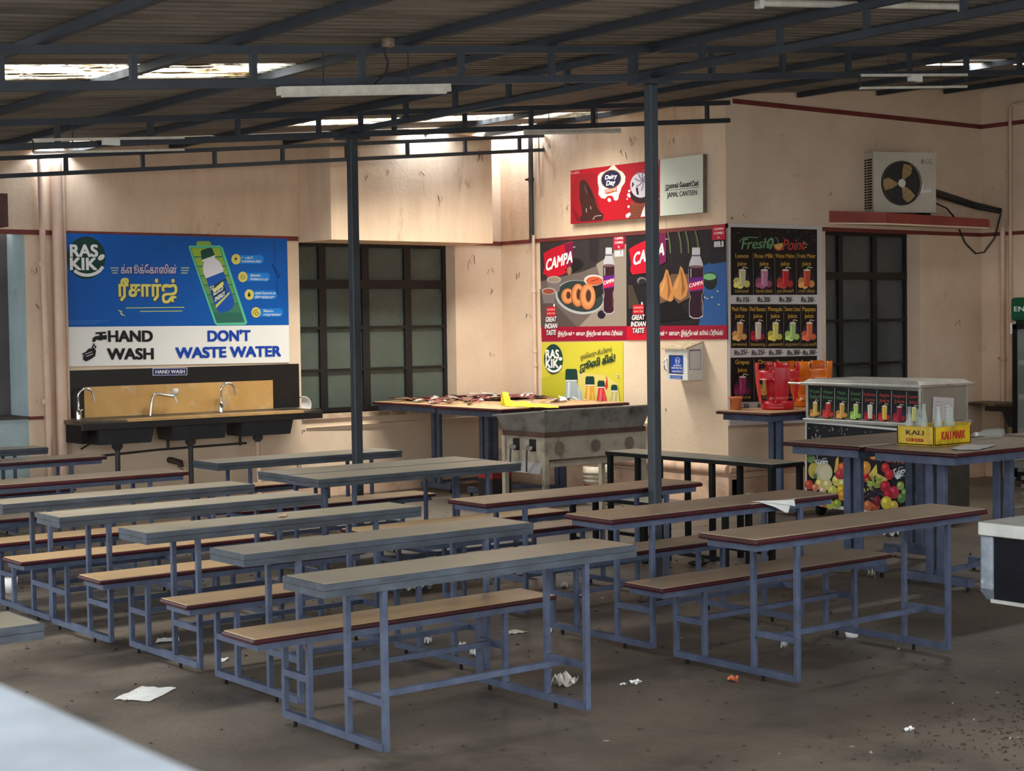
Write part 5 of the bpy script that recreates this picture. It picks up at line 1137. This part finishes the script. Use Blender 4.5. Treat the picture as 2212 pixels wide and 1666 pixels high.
# bucket and tin behind it
p = at_y(1292, 1000, 11.75); t = thing('paint_bucket', 'white ribbed bucket with a red label behind the cooker', 'bucket', (p.x, 11.75, 0)); bx = p.x
mb = MB(); mb.lathe([(0, .0), (.12, 0), (.125, .01), (.138, .22), (.147, .225), (.147, .235), (.14, .24), (.142, .262), (.151, .265), (.151, .275), (.144, .28), (.146, .302), (.155, .305), (.155, .315), (.148, .32), (.15, .37), (.142, .37), (.13, .03), (0, .02)], (bx, 11.75, 0), mat('dusty_white_plastic', (214, 200, 178), (190, 176, 154), 6, .5), 30); mb.build('bucket_body', t)
mb = MB(); mb.lathe([(.1275, .03), (.1385, .20)], (bx, 11.75, 0), mat('red_label', (170, 36, 40), (146, 28, 34), 5, .5), 30); mb.build('label_band', t)
p = at_y(1070, 1030, 12.3); t = thing('oil_tin', 'red and black tin standing on the floor left of the cooker', 'tin', (p.x, 12.3, 0)); mb = MB(); mb.box(p.x-.12, p.x+.12, 12.2, 12.42, 0, .36, mat('black_tin', (20, 20, 24), rough=.4), .01); mb.build('tin_body', t); mb = MB(); mb.box(p.x-.122, p.x+.122, 12.196, 12.424, .27, .362, mat('red_tin', (128, 30, 34), rough=.4), .01); mb.build('lid', t)

# ------------------------------------------------------------------ fridge, far sink, rack, black counter
FX = 14.3; fy1 = at_x(2187, 800, FX).y; fy0 = fy1-.62
t = thing('drinks_fridge', 'tall drinks fridge with green header at the right picture edge', 'fridge', (FX+.3, (fy0+fy1)/2, 0))
zh0 = at_x(2188, 694, FX).z; zh1 = at_x(2188, 643, FX).z
mb = MB(); mb.box(FX+.03, FX+.62, fy0, fy1-.015, .06, zh1-.02, mat('fridge_black', (22, 22, 24), rough=.4), .01); mb.build('body', t)
GH = mat('green_sign', (16, 84, 56), (12, 70, 46), 3, .35)
mb = MB(); mb.box(FX-.02, FX+.5, fy0-.01, fy1+.012, zh0, zh1, GH, .03); mb.build('header_sign', t)
flat_text('lettering', 'ENJOY', (FX-.02, fy1-.04, zh0+.10), (0, -1, 0), .05, .30, (210, 222, 210), (-.004, 0, 0), t)
mb = MB(); z1 = zh0-.03
for y in (fy0+.02, fy1-.05): mb.box(FX, FX+.03, y, y+.05, .1, z1, BLACKM)
mb.box(FX, FX+.03, fy0+.02, fy1, .1, .16, BLACKM); mb.box(FX, FX+.03, fy0+.02, fy1, z1-.05, z1, BLACKM); db = mb.build('door', t)
mb = MB(); mb.box(FX+.012, FX+.018, fy0+.06, fy1-.05, .16, z1-.05, glass('fridge_glass', (150, 156, 152), .45, .1)); mb.build('pane', t, db)
mb = MB(); mb.box(FX-.005, FX+.03, fy1, fy1+.02, z1-.10, z1+.01, WHITE); mb.build('hinge', t)
for k in range(3):
    mb = MB(); mb.box(FX+.022, FX+.028, fy0+.07, fy1-.06, .55+k*.35, .60+k*.35, WHITE); mb.build('shelf', t)
for k in range(4):
    mb = MB(); mb.tube([(FX+.1+(k % 2)*.4, fy0+.06+(k//2)*.48, 0), (FX+.1+(k % 2)*.4, fy0+.06+(k//2)*.48, .07)], .02, BLACKM, 8); mb.build('foot', t)
t = thing('wall_washbasin', 'dark wall hung washbasin counter beside the fridge', 'washbasin', (14.8, 10.4, .8))
mb = MB(); mb.box(14.60, XE, 10.0, 10.80, .80, .83, WORN_STONE, .005); mb.build('counter_slab', t)
mb = MB(); mb.box(14.66, XE-.02, 10.05, 10.5, .745, .80, BLACK_STONE); mb.build('apron', t)
mb = MB(); mb.hexa([(14.72, 10.05, .58), (15.0, 10.05, .58), (15.0, 10.25, .58), (14.72, 10.25, .58), (14.68, 10.02, .745), (15.03, 10.02, .745), (15.03, 10.30, .745), (14.68, 10.30, .745)], BASIN); mb.build('basin', t)
GS = mat('grey_rack_steel', (120, 112, 100), (98, 92, 84), 5, .5)
t = thing('steel_rack', 'grey slatted steel rack beyond the tall tables at the right edge', 'rack', (11.3, 7.6, 0)); rx = 10.6
ry1 = at_x(2170, 1050, rx).y; ry0 = ry1-.7
for y in (ry0+.02, ry1-.02):
    for x in (rx+.02, rx+.5): mb = MB(); mb.box(x-.02, x+.02, y-.02, y+.02, 0, .82, GS); mb.build('post', t)
for z in (.24, .60, .80): mb = MB(); mb.box(rx, rx+.52, ry0, ry1, z, z+.05, GS); mb.build('shelf', t)
for k in range(4): mb = MB(); mb.box(rx+.01, rx+.02, ry0+.02, ry1-.14, .33+k*.06, .36+k*.06, GS); mb.build('slat', t)
t = thing('serving_counter', 'black sided serving counter with steel top, cut off at the right edge', 'counter', (6.4, 3.9, .0))
cxx, cyy = 5.995, 4.333; BS = mat('chipped_black_paint', (18, 18, 28), (10, 10, 16), 6, .65, spec=.15, grime=(120, 110, 96), gscale=5, glo=.64, ghi=.8)
ALU = mat('scuffed_aluminium_edge', (150, 158, 166), (120, 128, 138), 14, .4, metal=.6, grime=(220, 220, 216), gscale=18, glo=.6, ghi=.75)
mb = MB(); mb.box(cxx, cxx+1.1, cyy-.95, cyy, .79, .85, INOX, .004); mb.build('top', t)
mb = MB(); mb.box(cxx+.012, cxx+1.08, cyy-.94, cyy-.075, .512, .79, BS); mb.build('body', t)
mb = MB(); n = 8
prof = [(cxx+.006, .79), (cxx+.006, .56)]+[(cxx+.006+.05*(1-math.cos(R_(a))), .56-.045*math.sin(R_(a))) for a in range(0, 91, 15)]
mb.box(cxx+.004, cxx+1.08, cyy-.075, cyy-.004, .545, .79, ALU, .012); mb.hexa([(cxx+.02, cyy-.075, .50), (cxx+1.0, cyy-.075, .50), (cxx+1.0, cyy-.03, .51), (cxx+.02, cyy-.03, .51), (cxx+.006, cyy-.075, .55), (cxx+1.05, cyy-.075, .55), (cxx+1.05, cyy-.006, .55), (cxx+.006, cyy-.006, .55)], ALU); mb.build('corner_edge', t)
mb = MB(); mb.box(cxx+.008, cxx+1.06, cyy-.94, cyy-.06, .498, .514, INOX); mb.build('bottom_strip', t)
for x in (cxx+.45, cxx+1.0):
    mb = MB(); mb.box(x-.04, x+.04, cyy-.92, cyy-.80, 0, .50, BS); mb.build('leg', t)

# ------------------------------------------------------------------ tube lights
def fixture(px0, py0, px1, py1, y, label, kind):
    a = at_y(px0, py0, y); b = at_y(px1, py1, y); t = thing('tube_light', label, 'light', (a+b)/2, 'tube light fittings')
    dr = (b-a).normalized(); up = Vector((0, 0, 1))
    if kind == 'batten':
        mb = MB(); mb.bar(a, b, .05, .042, TUBEW); mb.build('batten', t)
        mb = MB(); mb.tube([a+up*-.02+dr*.02, b+up*-.02-dr*.02], .013, TUBEW, 10); mb.build('tube', t)
    elif kind == 'thin':
        mb = MB(); mb.tube([a, b], .014, TUBEW, 10); mb.build('tube', t)
        mb = MB(); mb.bar(a+up*.022, b+up*.022, .025, .014, TUBEW); mb.build('batten', t)
    elif kind == 'bare':
        mb = MB(); mb.tube([a, b], .02, TUBEW, 12); mb.build('tube', t)
        mb = MB(); mb.bar(a+up*.04, b+up*.04, .03, .02, TUBEW); mb.build('batten', t)
        for q in (a, b): mb = MB(); mb.box(q.x-.015, q.x+.015, q.y-.02, q.y+.02, q.z-.03, q.z+.05, WHITE); mb.build('end_cap', t)
    else:
        mb = MB(); mb.bar(a+up*.085, b+up*.085, .025, .018, TUBEW); mb.build('batten', t)
        mb = MB(); mb.tube([a, b], .010, TUBEW, 10); mb.build('tube', t)
        for q in (a, b): mb = MB(); mb.tube([q, q+up*.05, q+up*.085], .006, CABLE, 6); mb.build('end_bracket', t)
        m_ = (a+b)/2; mb = MB(); mb.box(m_.x-.06, m_.x+.06, m_.y-.02, m_.y+.02, m_.z+.04, m_.z+.085, WHITE); mb.build('ballast', t)
    for f_ in (.25, .75):
        q = a.lerp(b, f_); mb = MB(); mb.tube([q+up*.03, q+up*.20], .004, CABLE, 6); mb.build('hanger', t)
fixture(602, 197, 969, 190, PYN-.09, 'wide white tube light batten under the truss, upper left of centre', 'batten')
fixture(1640, 6, 2078, 14, 5.9, 'bare dusty tube light at the top right picture edge', 'bare')
fixture(1858, 190, 2088, 187, PYN-.02, 'tube light with bent brackets above the air conditioner', 'bracket')
fixture(72, 330, 398, 323, PYF-.10, 'tube light with bent brackets near the pink pipes', 'bracket')
fixture(1132, 288, 1340, 284, PYF-.10, 'thin tube light hanging above the ice cream sign', 'thin')
t = thing('cable', 'brown cable hanging from the purlin to the white batten', 'cable', at_y(838, 140, PYN-.09))
mb = MB(); mb.tube([at_y(x, y, PYN-.09) for x, y in ((838, 96), (830, 110), (838, 135), (834, 160), (815, 176), (806, 190))], .007, CABLE, 8); mb.lathe([(0, -.03), (.035, -.02), (.035, .02), (0, .03)], at_y(838, 92, PYN-.09), mat('twine', (150, 130, 106), (110, 92, 74), 40, .8), 12); mb.build('wire', t)

# ------------------------------------------------------------------ low white parapet close to the camera
WP = mat('white_parapet_plaster', (122, 128, 133), (96, 102, 108), 5, .7, bump=.5, bscale=25)
mb = MB(); mb.box(-.75, .515, .35, 3.4, 0, 1.45, WP, .02); struct('wall_parapet', mb)

# ------------------------------------------------------------------ litter on the floor
sheet_at('paper_sheet', zq(0, (247, 1512), (307, 1485), (381, 1488), (324, 1517)), 'large white paper lying on the floor at lower left', seed=31)
sheet_at('paper_sheet', zq(0, (336, 1390), (340, 1382), (386, 1377), (388, 1386)), 'white paper on the floor under the left benches', seed=32)
sheet_at('paper_sheet', zq(0, (1075, 1368), (1098, 1372), (1142, 1367), (1118, 1362)), 'yellowish paper on the floor right of the nearest bench', seed=33, m=DPAPER)
sheet_at('paper_scrap', zq(0, (464, 1432), (470, 1426), (494, 1423), (486, 1430)), 'small white scrap beside the second bench frame', seed=34)
sheet_at('paper_scrap', zq(0, (1338, 1482), (1350, 1480), (1356, 1478), (1345, 1477)), 'thin white scrap on the open floor right of the nearest table', seed=35)
sheet_at('paper_scrap', zq(0, (1358, 1480), (1370, 1482), (1388, 1477), (1376, 1474)), 'folded white scrap beside the thin scrap on the open floor', seed=36, wav=.02)
sheet_at('plastic_bag', zq(0, (1190, 1488), (1200, 1474), (1250, 1480), (1240, 1490)), 'crumpled grey plastic bag between the nearest table legs', 'bag', DPAPER, wav=.07, seed=37)
sheet_at('plastic_bag', zq(0, (872, 1280), (890, 1264), (935, 1268), (930, 1282)), 'crumpled white bag on the floor behind the nearest bench', 'bag', PAPER, wav=.09, seed=38)
sheet_at('brick_chip', zq(0, (1571, 1474), (1573, 1469), (1595, 1471), (1594, 1477)), 'orange brick chip on the floor in front of the red rimmed table', 'brick', mat('brick_orange', (206, 110, 66), rough=.8), wav=.03, seed=39)
sheet_at('paper_scrap', zq(0, (1952, 1582), (1960, 1579), (1976, 1577), (1968, 1583)), 'white scrap alone on the floor at lower right', seed=40, wav=.02)
sheet_at('paper_scrap', zq(0, (1686, 1404), (1694, 1396), (1702, 1398), (1698, 1406)), 'crumpled white scrap under the front right table', seed=41, wav=.05)
sheet_at('plastic_bag', zq(0, (1908, 1158), (1916, 1142), (1944, 1152), (1940, 1160)), 'white plastic bag on the floor before the fruit cart', 'bag', PAPER, wav=.08, seed=42)
sheet_at('paper_scrap', zq(0, (1874, 1250), (1880, 1238), (1892, 1240), (1890, 1252)), 'dark and white crumpled scrap under the front right bench', seed=43, wav=.06, m=DPAPER)
for k, (x, y, w_) in enumerate(((925, 1389, 'under the nearest bench, left'), (998, 1400, 'under the nearest bench, middle'), (1022, 1414, 'under the nearest bench, right'), (1185, 1365, 'beside the yellowish paper'), (1220, 1268, 'under the second table end'), (1250, 1288, 'near the post foot'))):
    sheet_at('paper_scrap', zq(0, (x-9, y+3), (x-4, y-4), (x+9, y-2), (x+5, y+4)), 'small white scrap on the floor ' + w_, seed=50+k, wav=.03, group='white scraps on the floor')
p = at_z(24, 1280, 0); mb = MB(); mb.lathe([(0, .0), (.035, 0), (.045, .10), (.042, .10), (.033, .005), (0, .004)], p, PAPER, 18); solo('paper_cup', mb, 'white paper cup on the floor at the left picture edge', 'cup')
p = at_z(1840, 1376, 0); mb = MB(); mb.lathe([(0, .0), (.032, 0), (.04, .03), (.038, .03), (.03, .005), (0, .004)], p, PAPER, 18); solo('paper_cup', mb, 'squashed white cup under the front right table', 'cup')
p = at_z(1510, 1222, 0); mb = MB(); mb.sphere((p.x, p.y, .022), .1, mat('black_rubber', (16, 16, 18), rough=.5), 14, (1, .5, .2)); mb.tube([(p.x, p.y-.05, .02), (p.x+.03, p.y, .06), (p.x, p.y+.05, .02)], .012, BLACKM, 8); solo('slipper', mb, 'black rubber slipper on the floor behind the red rimmed bench', 'slipper')
random.seed(77); mb = MB(); L1 = mat('dry_leaf_bits', (58, 46, 38), (40, 32, 28), 9, .9); L2 = mat('pale_floor_bits', (140, 130, 114), rough=.9)
for i in range(1500):
    x = random.uniform(2.0, 10.5); y = random.uniform(3.6, 12.5)
    if i < 420: x = random.gauss(6.0, .5); y = random.gauss(4.05, .25)
    s_ = random.uniform(.004, .016) if i < 420 else random.uniform(.005, .02); a = random.uniform(0, 6.28); h = random.uniform(.002, .010); u = Vector((math.cos(a), math.sin(a), 0))*s_; v = Vector((-math.sin(a), math.cos(a), 0))*s_*random.uniform(.3, .8); p = Vector((x, y, .001)); up = Vector((0, 0, h))
    mb.add([p-u, p-v, p+u, p+v, p+up], [(0, 1, 4), (1, 2, 4), (2, 3, 4), (3, 0, 4)], L2 if i % 23 == 0 else L1)
solo('floor_litter', mb, 'dry leaf bits and crumbs scattered over the concrete floor', 'litter', kind='stuff')

# scuffs, cobwebs and drips on the walls
random.seed(14); mb = MB(); SC = (104, 82, 66)
def scuffs(P, spots):
    for x, y, l, n in spots:
        for k in range(n):
            a = x+random.uniform(-6, 6); b = y+random.uniform(-l*.3, l*.3); q = [(a, b)]
            for j in range(3): q.append((q[-1][0]+random.uniform(-3, 3), q[-1][1]+random.uniform(.1, .4)*l))
            P.line(mb, q, random.uniform(.5, 1.4), random.choice([SC, (80, 62, 52), (140, 112, 92)]), 0)
scuffs(Panel('x', XC, .002), [(1365, 295, 18, 5), (1452, 302, 14, 4), (1520, 420, 8, 3), (1225, 444, 12, 2), (1345, 325, 16, 3), (1180, 310, 16, 3), (1120, 590, 16, 2), (1140, 680, 10, 2), (1440, 880, 10, 2)])
scuffs(Panel('y', YL-.63, .002), [(1040, 330, 22, 7), (948, 420, 30, 3), (905, 370, 12, 2), (1010, 390, 20, 3), (790, 380, 14, 3), (835, 368, 10, 2)])
scuffs(Panel('y', YL, .002), [(1020, 555, 24, 3), (1064, 580, 14, 3), (1062, 625, 12, 2), (1066, 765, 10, 2), (470, 482, 6, 2), (72, 580, 14, 3), (75, 655, 12, 3), (655, 930, 10, 2), (640, 1000, 26, 3), (395, 1010, 20, 3)])
scuffs(Panel('y', YR, .002), [(1790, 415, 10, 3), (1578, 470, 6, 3), (1610, 465, 6, 2), (1720, 472, 5, 2), (2075, 690, 14, 2), (2130, 680, 14, 2), (1720, 375, 10, 2)])
struct('wall_marks', mb)
